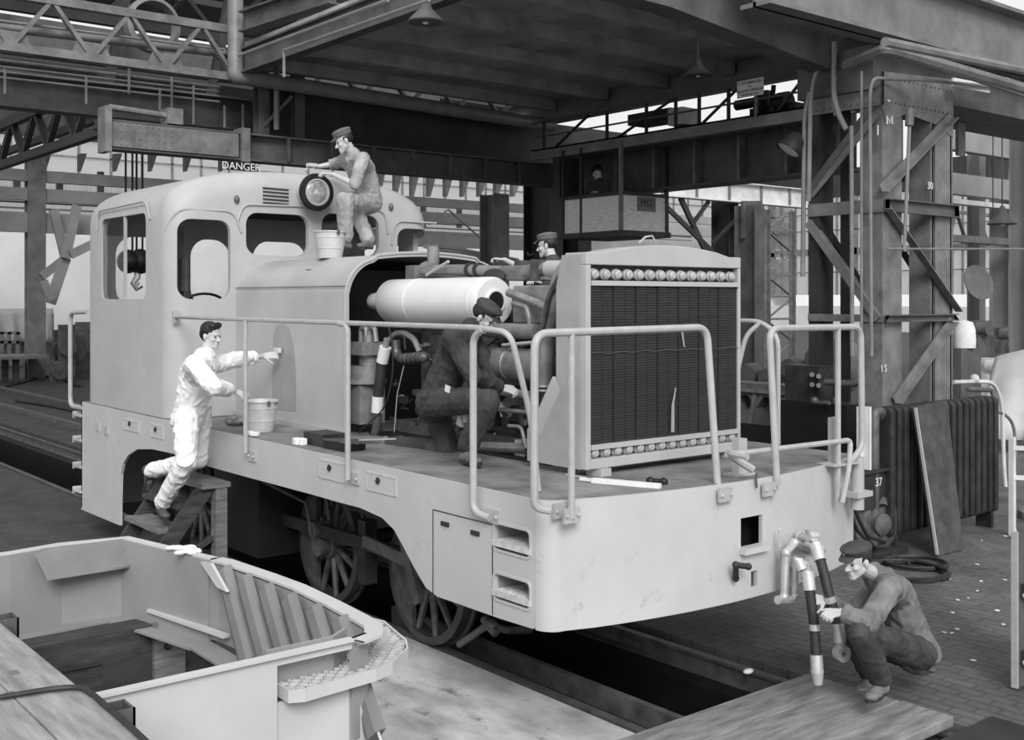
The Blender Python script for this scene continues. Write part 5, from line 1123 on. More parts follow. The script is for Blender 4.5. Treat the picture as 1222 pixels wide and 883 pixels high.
# machinery seen between the radiator and the tower
mc = empty('lathe_bed', (-6, 8, 0), 'machine casting with diamond and round openings behind the front handrail', 'machine')
YM = 6.8
def onm(x, y): return P(x, y, Y=YM)
b0, b1 = onm(880, 560), onm(962, 462)
cs = MB().bb(onm(868, 500).x, onm(968, 500).x, YM, YM + .35, .35, b1.z).build('bed_casting', mat('machine_grey', .13, .5, .1, .3), mc)
def diamond(x, y, w, h): c = onm(x, y); return MB().prism([(c.x - w, YM - .1, c.z), (c.x - w * .3, YM - .1, c.z + h), (c.x + w * .5, YM - .1, c.z + h), (c.x + w, YM - .1, c.z), (c.x + w * .3, YM - .1, c.z - h), (c.x - w * .5, YM - .1, c.z - h)], (0, 0, 0), (0, .3, 0))
cut(cs, [diamond(914, 488, .17, .17), MB().cyl((onm(889, 480).x, YM - .1, onm(889, 480).z), (onm(889, 480).x, YM + .2, onm(889, 480).z), .11), diamond(943, 488, .12, .15)])
MB().bar(onm(895, 505), onm(903, 465), .06, .05, (0, 1, 0)).build('bed_rib', LSTEEL, mc); MB().bb(onm(868, 0).x, onm(968, 0).x, YM - .06, YM + .3, onm(900, 468).z, onm(900, 464).z).build('bed_ways', LSTEEL, mc)
MB().bb(onm(868, 0).x, onm(1010, 0).x, YM - .1, YM + .5, 0, onm(900, 506).z).build('bed_base', BLACK, mc)
hs_ = empty('machine_headstock', onm(975, 460), 'black machine headstock with knobs and hand wheels left of the tower', 'machine')
a, b = P(960, 475, Y=5.9), P(1000, 436, Y=5.9); MB().bb(a.x, b.x, 5.5, 5.8, a.z, b.z).build('gearbox', DARK, hs_); MB().bb(a.x - .1, b.x + .4, 5.5, 5.9, 0, a.z).build('machine_column', BLACK, hs_)
for x, y in ((969, 447), (977, 449), (969, 459), (977, 460)): MB().cyl(P(x, y, Y=5.5), P(x, y, Y=5.4), .03).build('knob', STEEL, hs_)
MB().tube([P(985, 456, Y=5.4), P(1020, 458, Y=5.4), P(1030, 452, Y=5.4)], .04).build('shaft', STEEL, hs_); MB().tube([P(970, 480, Y=5.4), P(990, 481, Y=5.4)], .025).sph(P(972, 478, Y=5.4), .05).build('handle', STEEL, hs_)
tag(MB().bb(P(963, 0, Y=5.8).x, P(972, 0, Y=5.8).x, 5.72, 5.74, P(0, 427, Y=5.8).z, P(0, 413, Y=5.8).z).build('paper_note', CHALK), 'small white paper note fixed to the left tower leg', 'note')
tag(MB().bar(P(1028, 560, Y=4.2), P(1028, 485, Y=4.2), .10, .05).bar(P(1033, 560, Y=4.2), P(1033, 485, Y=4.2), .03, .12).build('steel_upright', HSTEEL), 'pale upright channel standing behind the front right handrail', 'upright')
tag(MB().lathe(P(1000, 440, Y=9.5), [(.4, 0), (.5, .1), (.4, .5), (.2, .6), (0, .6)], (.3, -1, .3), 20).build('belt_guard', MSTEEL), 'pale curved belt guard seen through the tower', 'guard')
for x, y, r_ in ((900, 450, .22), (925, 452, .2), (950, 440, .18)): tag(MB().lathe(P(x, y, Y=9), [(.0, 0), (r_, .0), (r_ * 1.1, .1), (r_ * .8, .3), (.0, .35)], (.2, -1, .1), 18).build('pulley', MSTEEL), 'round pulley among the machines beyond the radiator', 'pulley', 'pulleys beyond the radiator')
# far right background machines
random.seed(9)
for k in range(16):
    x = 1140 + k * 5.5; X_ = -8.2 - .62 * ((k * 7) % 16); p = P(x, 0, X=X_); h_ = random.uniform(.8, 1.9); w_ = random.uniform(.3, .9)
    tag(MB().bb(X_ - .4, X_, p.y, p.y + w_, 0, h_).bb(X_ - .3, X_ + .1, p.y + .1, p.y + w_ * .6, h_, h_ + .4).cyl((X_ - .1, p.y + .2, h_ + .2), (X_ + .2, p.y + .2, h_ + .2), .2, 14).build('machine_tool', random.choice((MSTEEL, LSTEEL, HSTEEL))), 'indistinct grey machine tool in the hazy bay beyond the tower', 'machine', 'machine tools in the far right bay')
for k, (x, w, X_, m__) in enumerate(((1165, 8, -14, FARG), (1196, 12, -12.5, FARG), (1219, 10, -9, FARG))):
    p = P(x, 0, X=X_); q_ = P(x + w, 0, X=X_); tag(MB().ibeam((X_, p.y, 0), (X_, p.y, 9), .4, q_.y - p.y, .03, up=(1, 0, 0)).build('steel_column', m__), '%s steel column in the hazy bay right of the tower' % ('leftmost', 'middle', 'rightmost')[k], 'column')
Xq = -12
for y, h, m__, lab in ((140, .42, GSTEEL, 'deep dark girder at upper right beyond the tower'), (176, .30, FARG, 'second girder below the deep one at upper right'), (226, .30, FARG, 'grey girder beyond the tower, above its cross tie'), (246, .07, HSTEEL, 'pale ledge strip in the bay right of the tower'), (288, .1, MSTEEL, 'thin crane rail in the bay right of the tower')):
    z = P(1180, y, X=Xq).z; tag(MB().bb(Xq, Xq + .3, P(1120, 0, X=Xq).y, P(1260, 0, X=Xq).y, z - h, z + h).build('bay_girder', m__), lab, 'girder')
truss('bay_truss', P(1128, 292, X=-16), P(1250, 300, X=-16), 1.2, 5, 'pale lattice truss in the hazy bay right of the tower', MSTEEL, .12, .12, False)
tag(MB().tube([P(1058, 297, X=TX + .3), P(1240, 297, X=TX + .3)], .015, 6).build('thin_rod', PIPE), 'thin level rod crossing the right bay of the tower', 'rod')
tag(MB().tube([P(1185, 258, X=-7), P(1185, 60, X=-7)], .012, 5).build('rope', DSTEEL), 'thin rope hanging above the wide lamp at the right edge', 'rope')
tag(MB().lathe(P(1151, 415, X=-4.4), [(.0, 0), (.17, .0), (.18, .1), (.17, .3), (.13, .42), (.0, .46)], (0, 0, 1), 20).build('haze_shape', CHALK), 'made-up rounded white shape for the hazy bright spot right of the tower leg', 'haze shape')  # made-up white form; a patch of hazy light put into its colour
# ------------------------------------------------------------------ far left floor things
bn = empty('wooden_bench', P(20, 455, Z=0), 'low bench on crossed legs beside the track at the left edge', 'bench')
Db = P(15, 457, Z=0); 
MB().bb(Db.x - 1.2, Db.x + .6, Db.y - 4, Db.y + 1.0, .82, .92).build('bench_top', MSTEEL, bn)
for x in (6, 19): p = P(x, 457, Z=0); MB().bar((p.x, p.y, 0), (p.x, p.y, .85), .18, .18).build('bench_leg', DWOOD, bn)
bb = empty('slatted_seat', P(12, 424, X=-38), 'pale slatted bench back at the left edge below the tarpaulin', 'bench')
for x in (2, 11, 21): MB().bar(P(x, 422, X=-38), P(x, 396, X=-38), .12, .1).build('slat', MSTEEL, bb)
for y in (397, 408): MB().bar(P(-20, y, X=-38), P(24, y + .5, X=-38), .1, .1).build('rail', MSTEEL, bb)
m = MB(); vs = []; fs = []; nx, nz = 24, 6
for i in range(nx):
    for j in range(nz):
        x = -30 + 93 * i / (nx - 1); p = P(x, 368 + 40 * j / (nz - 1), X=-44); p.x += .25 * math.sin(i * 1.3) * j / nz; vs.append(p)
for i in range(nx - 1):
    for j in range(nz - 1): fs.append((i * nz + j, (i + 1) * nz + j, (i + 1) * nz + j + 1, i * nz + j + 1))
o = m.add(vs, fs, True).build('tarpaulin', CANVAS); md = o.modifiers.new('s', 'SOLIDIFY'); md.thickness = .05; tag(o, 'long white sheet hanging in folds at the far left behind the bench', 'tarpaulin')
tag(MB().bb(-47, -44.5, P(-30, 0, X=-45).y, P(60, 0, X=-45).y, 0, 2.2).build('sheet_support', MSTEEL), 'dark stand behind the white sheet at far left', 'stand')
random.seed(31)
for k in range(14):
    x = 62 + k * 3.4; X_ = -33.5 - .62 * ((k * 5) % 14); p = P(x, 0, X=X_); h_ = random.uniform(.7, 2.0)
    tag(MB().bb(X_ - .3, X_, p.y, p.y + .5, 0, h_).cyl((X_, p.y + .2, h_ * .6), (X_ + .2, p.y + .2, h_ * .6), .3, 12).build('machine_part', random.choice((STEEL, GSTEEL, MSTEEL, GSTEEL))), 'small machine part standing on the far floor left of the cab', 'machine part', 'machine parts left of the cab')
for k, (pts, lab) in enumerate((([(20, 478), (60, 484), (98, 492), (106, 498)], 'dark hose wavering over the dark floor left of the cab'), ([(0, 463), (40, 452), (60, 448), (95, 461)], 'thin cable lying on the dark floor behind the cab'))):
    tag(MB().tube([P(x, y, Z=.04) for x, y in pts], .05, 6, bend=1).build('floor_cable', BLACK), lab, 'cable')
tag(MB().bb(-60, -9, 1.9, 2.05, -.05, .1).build('track_rail', STEEL), 'rail of a second track at far left beyond the locomotive track', 'rail') 
tag(MB().bb(-60, -9, 3.4, 3.55, -.05, .1).build('track_rail', STEEL), 'outer rail of the second track at far left', 'rail')
# ------------------------------------------------------------------ loose things on the deck and hood
def bucket(c, r, h, lab):
    o = empty('bucket', c, lab, 'bucket'); c = V(c)
    MB().lathe(c, [(.001, .0), (r * .72, 0), (r * .74, .01), (r * .98, h), (r * 1.04, h), (r * 1.04, h - .012), (r, h - .012), (r * .96, h - .02), (r * .9, h - .05), (r * .7, .02), (.001, .02)], (0, 0, 1), 32).build('pail', GALV, o)
    for f in (.35, .75): rr_ = r * (.74 + .24 * f); MB().lathe(c + V((0, 0, h * f)), [(rr_, -.004), (rr_ + .006, 0), (rr_, .004), (rr_ - .003, 0), (rr_, -.004)], (0, 0, 1), 32).build('bead', GALV, o)
    pts = [c + V((r * 1.03 * math.cos(a), r * 1.03 * math.sin(a) * .9, h - .03 + .0)) for a in [PI * .15 + PI * .9 * i / 12 for i in range(13)]]
    MB().tube(pts, .004, 6).build('bail', STEEL, o)
    for s in (-1, 1): MB().box(c + V((s * r * 1.02, 0, h - .02)), (.012, .03, .04)).build('bail_ear', STEEL, o)
    return o
bucket((-4.42, -1.27, ZD + .006), .165, .29, 'galvanised bucket on the walkway under the hand of the man in white')
hb = P(390, 304, Z=3.20); bucket((-4.62, -.42, 3.215), .165, .27, 'galvanised bucket standing on the hood by the seated man')
tag(MB().sph((-5.05, -1.22, ZD + .05), (.15, .10, .055), 16, 9).build('cleaning_rag', mat('mottled_rag', .2, .9, 0, .8, 18, .6, 30)), 'mottled wad of rag on the walkway left of the bucket', 'rag')
for px, py, s, l in ((282, 524, .05, 'pale lump of pumice left of the handrail post on the deck edge'), (298, 521, .04, 'small pale block beside the bucket on the walkway'), (318, 515, .035, 'white scrap of paper right of the bucket on the walkway')):
    p = P(px, py - 3, Z=ZD + .02); p.y = max(p.y, -1.50); tag(MB().box((p.x, p.y, ZD + .03), (s * 1.8, s, .04), rz=.4).build('pumice_block', CHALK, bevel=.01), l, 'block')
for px, l in ((349, 'white cup-shaped block left of its twin on the deck edge'), (361, 'white block beside the black tool box on the deck edge')): p = P(px, 532, Z=ZD); tag(MB().box((p.x, max(p.y, -1.47), ZD + .035), (.07, .06, .06)).build('white_block', CHALK, bevel=.01), l, 'block')
tb = empty('tool_box', (-3.15, -1.3, ZD), 'open black tool box of spanners lying on the walkway behind the post', 'tool box')
MB().box((-3.2, -1.28, ZD + .06), (.34, .22, .10)).build('box_body', DARK, tb); MB().box((-2.85, -1.30, ZD + .04), (.34, .2, .06)).build('tray', BLACK, tb)
for k in range(5): MB().bar((-3.0 + .02 * k, -1.4 + .04 * k, ZD + .08), (-2.6 + .02 * k, -1.38 + .05 * k, ZD + .08), .02, .012).build('spanner', STEEL, tb)
MB().bar((-2.7, -1.25, ZD + .09), (-2.38, -1.1, ZD + .12), .01, .01).build('bright_rod', ALU, tb)
a, b = P(707, 573, Z=ZD + .02), P(788, 580, Z=ZD + .02); tag(MB().bar(a, b, .045, .03).bar(a + V((-.1, -.02, 0)), a, .02, .02).build('wooden_rule', CHALK), 'white bar lying on the front deck below the big radiator', 'bar')
a, b = P(776, 574, Z=ZD + .02), P(792, 575, Z=ZD + .02); tag(MB().tube([a, b], .02).sph(a, .03).sph(b, .03).build('spanner', BLACK), 'short black spanner behind the white bar on the front deck', 'spanner')
a, b = P(676, 566, Z=ZD + .015), P(698, 570, Z=ZD + .015); tag(MB().bar(a, b, .02, .012).build('bolt_rod', RAIL), 'short bright rod on the deck at the left foot of the big radiator', 'rod')
text('girder_lettering', 'DANGER', .17, tuple(P(288, 199, X=-11.9)), (0, 1, 0), (0, 0, 1), CHALK, g1)
MB().bb(-11.98, -11.93, P(272, 0, X=-11.9).y, P(304, 0, X=-11.9).y, P(288, 203, X=-11.9).z, P(288, 194, X=-11.9).z).build('sign_plate', BLACK, g1)
# ------------------------------------------------------------------ people
def caps(mb, a, b, r1, r2, n=12):
    a = V(a); b = V(b); d = b - a; L = d.length
    if L < 1e-6: return mb.sph(a, r1, n, 8)
    prof = [(r1 * math.sin(t), -r1 * math.cos(t)) for t in (0.0, .5, 1.0, 1.3)] + [(r1, 0), (r2, L)] + [(r2 * math.cos(t), L + r2 * math.sin(t)) for t in (.3, .6, 1.1, 1.56)]
    return mb.lathe(a, prof, d, n)
def ell(mb, c, R, r): return mb.sph(c, r, 14, 10, R)
def fuse(mb, name, material, parent, vox, smooth=3, folds=0.0, ff=14.0, seed=0.0, dirk=None):
    o = mb.build(name, material, parent)
    m = o.modifiers.new('r', 'REMESH'); m.mode = 'VOXEL'; m.voxel_size = vox; m.use_smooth_shade = True
    s = o.modifiers.new('s', 'SMOOTH'); s.factor = 0.5; s.iterations = smooth
    bake(o, None); o.data.materials.clear(); o.data.materials.append(material)
    if folds:
        me = o.data; off = V((seed, seed * 1.7, seed * .6)); out = []
        for v in me.vertices:
            p = v.co; q = V((p.x * ff, p.y * ff, p.z * ff * .9)) + off
            q += V((noise.noise(p * 5 + off), noise.noise(p * 5 - off), 0)) * 1.6
            k = (1 - min(1, abs(noise.noise(q)) * 2.6)) ** 1.6
            k2 = noise.noise(p * ff * 2.3 + off)
            out.append(p + v.normal * (folds * (k - .5) * (.35 + .9 * max(0, noise.noise(p * 4 + off))) + folds * .2 * k2))
        for v, p in zip(me.vertices, out): v.co = p
        me.update()
    for p in o.data.polygons: p.use_smooth = True
    return o
def limb_at(a, b, c, t):
    """t in 0..2 along a-b-c"""
    a, b, c = V(a), V(b), V(c); return a.lerp(b, t) if t <= 1 else b.lerp(c, t - 1)
def hand(mb, w, d, nrm, side, curl=0.6, k=1.0, thumb=0.7):
    """palm and five fingers from wrist w towards d; nrm = back of the hand; side = +1/-1 puts the thumb"""
    d = V(d).normalized(); nrm = V(nrm); nrm = (nrm - d * nrm.dot(d)).normalized(); x = d.cross(nrm) * side
    w = V(w); pl = 0.092 * k
    for j in range(4):
        o = (j - 1.5) * 0.021 * k
        caps(mb, w + x * o * 0.75 + d * .01, w + x * o + d * pl, .0145 * k, .0125 * k, 8)
    for j, L in enumerate((.072, .080, .075, .060)):
        o = (1.5 - j) * 0.0215 * k; p = w + x * o + d * pl; a = curl * (1 + .08 * j); dd = d
        for q, f in enumerate((.45, .32, .26)):
            ang = a * (0.55 + .45 * q)
            dd = (d * math.cos(ang * (q + 1) * .75) - nrm * math.sin(ang * (q + 1) * .75) + x * (1.5 - j) * .05).normalized()
            e = p + dd * L * k * f * 1.1; caps(mb, p, e, (.0098 - .001 * q) * k, (.0092 - .001 * q) * k, 8); p = e
    p = w + x * .022 * k + d * .02; dd = (d * .62 + x * .75 - nrm * .25 * thumb).normalized(); r = .0125 * k
    for q, f in enumerate((.042, .034, .027)):
        e = p + dd * f * k; caps(mb, p, e, r, r * .9, 8); p = e; r *= .88; dd = (dd + d * .35 - nrm * .25 * thumb).normalized()
def head(mb, c, f, u, k=1.0):
    f = V(f).normalized(); u = V(u); u = (u - f * u.dot(f)).normalized(); r = f.cross(u)
    R = Matrix((r, f, u)).transposed(); q = lambda x, y, z: V(c) + (r * x + f * y + u * z) * k
    ell(mb, q(0, -.012, .035), R, (.074 * k, .094 * k, .088 * k))
    ell(mb, q(0, .028, -.02), R, (.058 * k, .060 * k, .088 * k))
    caps(mb, q(-.045, .0, -.045), q(-.012, .068, -.092), .024 * k, .019 * k); caps(mb, q(.045, .0, -.045), q(.012, .068, -.092), .024 * k, .019 * k)
    ell(mb, q(0, .076, -.092), R, (.02 * k, .016 * k, .016 * k))
    caps(mb, q(0, .084, .012), q(0, .108, -.028), .008 * k, .013 * k, 8)
    for s in (-1, 1):
        ell(mb, q(s * .012, .098, -.032), R, (.008 * k, .01 * k, .007 * k))
        caps(mb, q(s * .012, .085, .028), q(s * .044, .070, .026), .009 * k, .008 * k, 8)
        ell(mb, q(s * .04, .062, -.02), R, (.02 * k, .018 * k, .018 * k))
        ell(mb, q(s * .076, -.008, -.005), R, (.009 * k, .018 * k, .031 * k)); ell(mb, q(s * .081, -.014, .003), R, (.007 * k, .012 * k, .022 * k))
    caps(mb, q(-.018, .083, -.058), q(.018, .083, -.058), .0075 * k, .0075 * k, 8); caps(mb, q(-.016, .081, -.070), q(.016, .081, -.070), .0085 * k, .0085 * k, 8)
    return q, R
def shoe(name, ank, d, up, material, parent, k=1.0):
    d = V(d).normalized(); up = V(up); up = (up - d * up.dot(d)).normalized(); x = d.cross(up); a = V(ank); R = Matrix((x, d, up)).transposed()
    m = MB(); q = lambda i, j, l: a + (x * i + d * j + up * l) * k
    caps(m, q(0, -.01, .03), q(0, -.015, -.03), .047 * k, .042 * k); caps(m, q(0, -.035, -.055), q(0, .03, -.05), .040 * k, .042 * k)
    caps(m, q(0, .03, -.03), q(0, .13, -.062), .04 * k, .036 * k); ell(m, q(0, .15, -.062), R, (.047 * k, .065 * k, .031 * k))
    caps(m, q(0, .08, -.065), q(0, .15, -.07), .044 * k, .040 * k)
    o = fuse(m, name, material, parent, .009, 2)
    s = MB(); n = 22; pl = []
    for i in range(n):
        t = 2 * PI * i / n; yy = math.sin(t); w = .049 if yy > 0 else .041
        w = w * (1 - .18 * math.exp(-((yy + .1) / .3) ** 2)); pl.append(q(w * math.cos(t), .07 + .150 * yy, -.092))
    s.prism(pl, q(0, 0, -.104), q(0, 0, -.084)); h = s.box(q(0, -.045, -.105), (.07 * k, .07 * k, .022 * k)) if False else s
    s.build('sole', RUBBER, o)
    return o
def cap_hat(c, R, q, k, material, parent, style='brim', tilt=0.0):
    m = MB()
    if style == 'brim':       # flat-topped engineer's cap
        ell(m, q(0, -.008, .085), R, (.09 * k, .106 * k, .05 * k)); ell(m, q(0, -.01, .115), R, (.098 * k, .112 * k, .028 * k)); caps(m, q(0, -.03, .118), q(0, .05, .112), .03 * k, .03 * k)
    else:                     # soft round cap
        ell(m, q(0, -.01, .085), R, (.092 * k, .108 * k, .058 * k)); ell(m, q(0, .0, .10), R, (.10 * k, .118 * k, .034 * k))
    o = fuse(m, 'cap', material, parent, .009, 3, .003, 22, 3.1)
    b = MB(); n = 9; top = []; 
    for i in range(n):
        t = -1.05 + 2.1 * i / (n - 1); top.append((math.sin(t) * .078, .062 + .0, math.sin(t) * .070, .088 + math.cos(t) * .085 - .03))
    vs = []
    for x0, y0, x1, y1 in top: vs += [q(x0, .045 + .05 * math.cos(x0 / .078 * 1.2), .07), q(x1, y1, .048)]
    vs2 = [p - (R @ V((0, 0, 1))) * .006 for p in vs]; N2 = len(vs); fs = []
    for i in range(n - 1):
        a = 2 * i; fs += [(a, a + 1, a + 3, a + 2), (N2 + a + 2, N2 + a + 3, N2 + a + 1, N2 + a), (a + 1, N2 + a + 1, N2 + a + 3, a + 3), (a, a + 2, N2 + a + 2, N2 + a)]
    b.add(vs + vs2, fs, True); b.build('cap_brim', material, o)
    return o
def person(label, J, shirt, trous, shoes, k=1.0, hat=None, hatm=None, hair=None, cuff=(1.9, 1.9), curl=(.6, .6), palm=((0, 0, 1), (0, 0, 1)), thumb=(1, 1), seed=1.0, group=None, jacket=0.0, folds=.010, legs=True, handd=(None, None)):
    J = {a: V(b) for a, b in J.items()}
    f = V(J['face']).normalized(); u = V(J.get('up', (0, 0, 1)))
    B = MB(); hc = J['head']; q, R = head(B, hc, f, u, k)
    nk = J['neck']; caps(B, nk, q(0, -.02, -.05), .056 * k, .05 * k)
    ch = J['chest']; pv = J['pelvis']; sl, sr, hl, hr = J['sL'], J['sR'], J['hL'], J['hR']
    sx = (sr - sl).normalized(); hx = (hr - hl).normalized()
    def torso(M_, e):
        for t in (-1, 1):
            caps(M_, pv + hx * t * .075 * k, ch + sx * t * .08 * k, (.098 + e) * k, (.098 + e) * k)
            caps(M_, ch + sx * t * .07 * k, (sl if t < 0 else sr).lerp(ch, .25) , (.095 + e) * k, (.062 + e) * k)
        caps(M_, sl, sr, (.052 + e) * k, (.052 + e) * k); caps(M_, nk - (nk - ch) * .3, nk, (.075 + e) * k, (.05 + e) * k)
        caps(M_, ch, (sl + sr) / 2, (.10 + e) * k, (.07 + e) * k)
    torso(B, 0)
    for i, s in enumerate('LR'):
        S_, E_, W_ = J['s' + s], J['e' + s], J['w' + s]
        caps(B, S_, E_, .046 * k, .037 * k); caps(B, E_, W_, .037 * k, .025 * k)
        hd = handd[i] or (W_ - E_); hand(B, W_, hd, palm[i], thumb[i], curl[i], k)
        if legs:
            H_, K_, A_ = J['h' + s], J['k' + s], J['a' + s]
            caps(B, H_, K_, .075 * k, .052 * k); caps(B, K_, A_, .050 * k, .034 * k); caps(B, A_, A_ + V(J['t' + s]).normalized() * .05 - V(J.get('u' + s, (0, 0, 1))).normalized() * .05, .030 * k, .024 * k)
    body = fuse(B, 'person', SKIN, None, .0068, 1); tag(body, label, 'person', group)
    # eyes, brows
    for t in (-1, 1):
        m = MB(); ell(m, q(t * .030, .0765, .006), R, (.012 * k, .006 * k, .006 * k)); m.build('eye', BLACK, body)
    # shirt
    M_ = MB(); torso(M_, .030 + jacket)
    for i, s in enumerate('LR'):
        S_, E_, W_ = J['s' + s], J['e' + s], J['w' + s]; c = cuff[i]; e = jacket
        caps(M_, S_, E_ if c >= 1 else S_.lerp(E_, c), (.074 + e) * k, (.066 + e) * k)
        if c > 1: caps(M_, E_, E_.lerp(W_, c - 1), (.066 + e) * k, (.054 + e * .6) * k)
    if jacket: 
        for t in (-1, 1): caps(M_, pv + hx * t * .08, pv + hx * t * .085 - (ch - pv).normalized() * .07, (.132 + jacket) * k, (.140 + jacket) * k)
    sh = fuse(M_, 'shirt' if not jacket else 'jacket', shirt, body, .010, 2, folds * 2.0, 9, seed)
    cm = MB(); dn = (q(0, -.02, -.05) - nk).normalized()
    x, y, z = frame_of(dn); cc = nk + dn * .012
    cm.lathe(cc, [(.062 * k, 0), (.068 * k, .012), (.060 * k, .035), (.054 * k, .035), (.058 * k, .005), (.062 * k, 0)], dn, 18); cm.build('collar', shirt, sh)
    for i, s in enumerate('LR'):
        if cuff[i] < 1.95 and cuff[i] > 1.05:
            E_, W_ = J['e' + s], J['w' + s]; d = (W_ - E_).normalized(); p = E_.lerp(W_, cuff[i] - 1); r = (.055 + jacket * .5) * k + .004
            MB().lathe(p, [(r - .012, -.01), (r, -.012), (r + .003, .012), (r - .001, .03), (r - .013, .03), (r - .012, -.01)], d, 16).build('cuff', shirt, sh)
    if legs:
        T_ = MB()
        for t in (-1, 1): caps(T_, pv + hx * t * .08 * k, pv + hx * t * .07 * k + (ch - pv).normalized() * .09, .128 * k, .118 * k)
        for s in 'LR':
            H_, K_, A_ = J['h' + s], J['k' + s], J['a' + s]
            caps(T_, H_, K_, .118 * k, .090 * k); caps(T_, K_, A_.lerp(K_, .10), .090 * k, .080 * k)
        fuse(T_, 'trousers', trous, body, .011, 2, folds * 2.0, 8, seed + 5)
        for s in 'LR':
            shoe('shoe', J['a' + s], J['t' + s], J.get('u' + s, (0, 0, 1)), shoes, body, k)
    if hair or hat:
        m = MB()
        if hat: ell(m, q(0, -.022, .03), R, (.079 * k, .09 * k, .075 * k))
        else:
            ell(m, q(0, -.024, .052), R, (.083 * k, .098 * k, .086 * k)); ell(m, q(0, -.05, .02), R, (.078 * k, .07 * k, .08 * k)); caps(m, q(-.04, .045, .108), q(.045, .05, .108), .03 * k, .032 * k)
        fuse(m, 'hair', hair or HAIR, body, .009, 2, .004, 40, 2.0)
    if hat: cap_hat(hc, R, q, k, hatm, body, hat)
    return body
# ------------------------------------------------------------------ the six men
sd_ = V((-1, 0, 0))
# 1. man in white on the wooden steps
def pj(d): return {k: (P(v[0], v[1], Y=v[2]) if len(v) == 3 else V(v[0])) for k, v in d.items()}
J = pj(dict(head=(252, 401, -1.72), neck=(244, 426, -1.80), chest=(236, 446, -1.86), pelvis=(229, 494, -1.84),
    sL=(251, 436, -1.66), eL=(283, 429, -1.36), wL=(314, 425, -1.02),
    sR=(233, 436, -2.02), eR=(252, 462, -1.92), wR=(281, 467, -1.58),
    hL=(238, 500, -1.74), kL=(233, 556, -1.74), aL=(183, 566, -1.78),
    hR=(222, 500, -1.96), kR=(222, 552, -2.02), aR=(192, 603, -2.05)))
J['eR'] = P(254, 461, Y=-1.95); J['kL'] = P(236, 548, Y=-1.72); J['aL'] = P(176, 563, Y=-1.9)
J.update(face=V((.86, .40, -.16)), up=V((.16, .0, 1)), tL=V((-.35, 0, -1)), uL=V((-1, 0, .35)), tR=V((.95, -.1, -.05)), uR=V((0, 0, 1)))
person('dark-haired man in white jacket and trousers scrubbing the hood from the wooden steps', J, WHITE, WHITE, SHOE, k=.98, hair=HAIR, cuff=(1.55, 1.6),
       palm=((.5, -.6, .6), (.2, -.2, 1)), curl=(.5, .9), handd=(V((.55, .8, .1)), V((.9, .5, -.35))), thumb=(1, -1), seed=2, folds=.014, jacket=.016)
tag(MB().box(P(331, 418, Y=-.86), (.09, .04, .05)).build('scrubbing_block', HSTEEL), 'small pale block held against the hood by the man in white', 'block')
# 2. seated man at the headlight
def px_(d): return {k: P(v[0], v[1], X=v[2]) for k, v in d.items()}
J = px_(dict(head=(411, 169, -5.25), neck=(421, 184, -5.25), chest=(431, 203, -5.3), pelvis=(442, 238, -5.4),
    sL=(412, 191, -5.52), eL=(398, 196, -5.74), wL=(379, 199, -5.80),
    sR=(433, 190, -5.02), eR=(424, 220, -4.95), wR=(397, 208, -5.25),
    hL=(441, 243, -5.52), kL=(424, 252, -5.25), aL=(440, 287, -5.1),
    hR=(444, 242, -5.26), kR=(411, 239, -4.95), aR=(413, 287, -5.0)))
J.update(face=V((-.35, -.9, -.42)), up=V((0, -.1, 1)), tL=V((.3, -.6, 0)), tR=V((.2, -1, 0)))
person('man in cap and denim work clothes perched on the hood polishing the headlight', J, DENIM, DENIM, SHOEL, k=1.0, hat='brim', hatm=CAPL, cuff=(1.1, 1.05),
       palm=((0, .2, 1), (.2, 0, 1)), curl=(.5, .7), handd=(V((-.1, -1, -.1)), V((-.35, -.9, .1))), thumb=(-1, 1), seed=7, folds=.010)
tag(MB().box(P(372, 197, X=-5.75), (.07, .10, .035)).build('polishing_rag', CANVAS), 'folded cloth in the hands of the man polishing the headlight', 'rag')
tag(MB().bb(-5.86, -5.25, .20, .42, 3.58, 3.64).bb(-5.8, -5.3, .22, .40, 3.2, 3.58).build('padded_box', DSTEEL), 'small dark box on the hood that the headlight man sits on', 'box')
# 3. kneeling man in dark overalls
J = pj(dict(head=(577, 378, -.62), neck=(562, 392, -.72), chest=(546, 420, -.80), pelvis=(521, 474, -.86),
    sL=(562, 402, -.55), eL=(585, 440, -.45), wL=(596, 478, -.42),
    sR=(540, 404, -1.0), eR=(566, 450, -.92), wR=(596, 462, -.62),
    hL=(518, 484, -.72), kL=(536, 538, -.70), aL=(464, 536, -.78),
    hR=(518, 480, -.98), kR=(583, 479, -1.0), aR=(556, 536, -1.05)))
J.update(face=V((.62, .55, -.62)), up=V((.55, .2, .8)), tL=V((-.45, 0, -.9)), uL=V((-1, 0, .4)), tR=V((1, -.15, 0)))
J['aL'] = P(462, 530, Y=-.8)
person('man in dark overalls and round cap kneeling on the deck beside the engine', J, NAVY, NAVY, SHOEL, k=1.02, hat='round', hatm=CAPM, cuff=(1.85, 1.85),
       palm=((0, -.5, .8), (0, -.5, .8)), seed=11, folds=.012, jacket=.006, handd=(V((.5, .5, -.6)), V((.7, .6, -.2))), thumb=(1, -1))
p = P(534, 464, Y=-1.06); tag(MB().box(p, (.055, .01, .05), ry=.2).build('white_label', CHALK), 'small white label on the hip of the kneeling man', 'label')
p = P(550, 502, Y=-.9); tag(MB().box(p, (.07, .03, .08), ry=.3).box(p + V((.06, 0, .02)), (.06, .03, .05)).build('white_rag', CANVAS), 'white rag hanging by the knee of the kneeling man', 'rag')
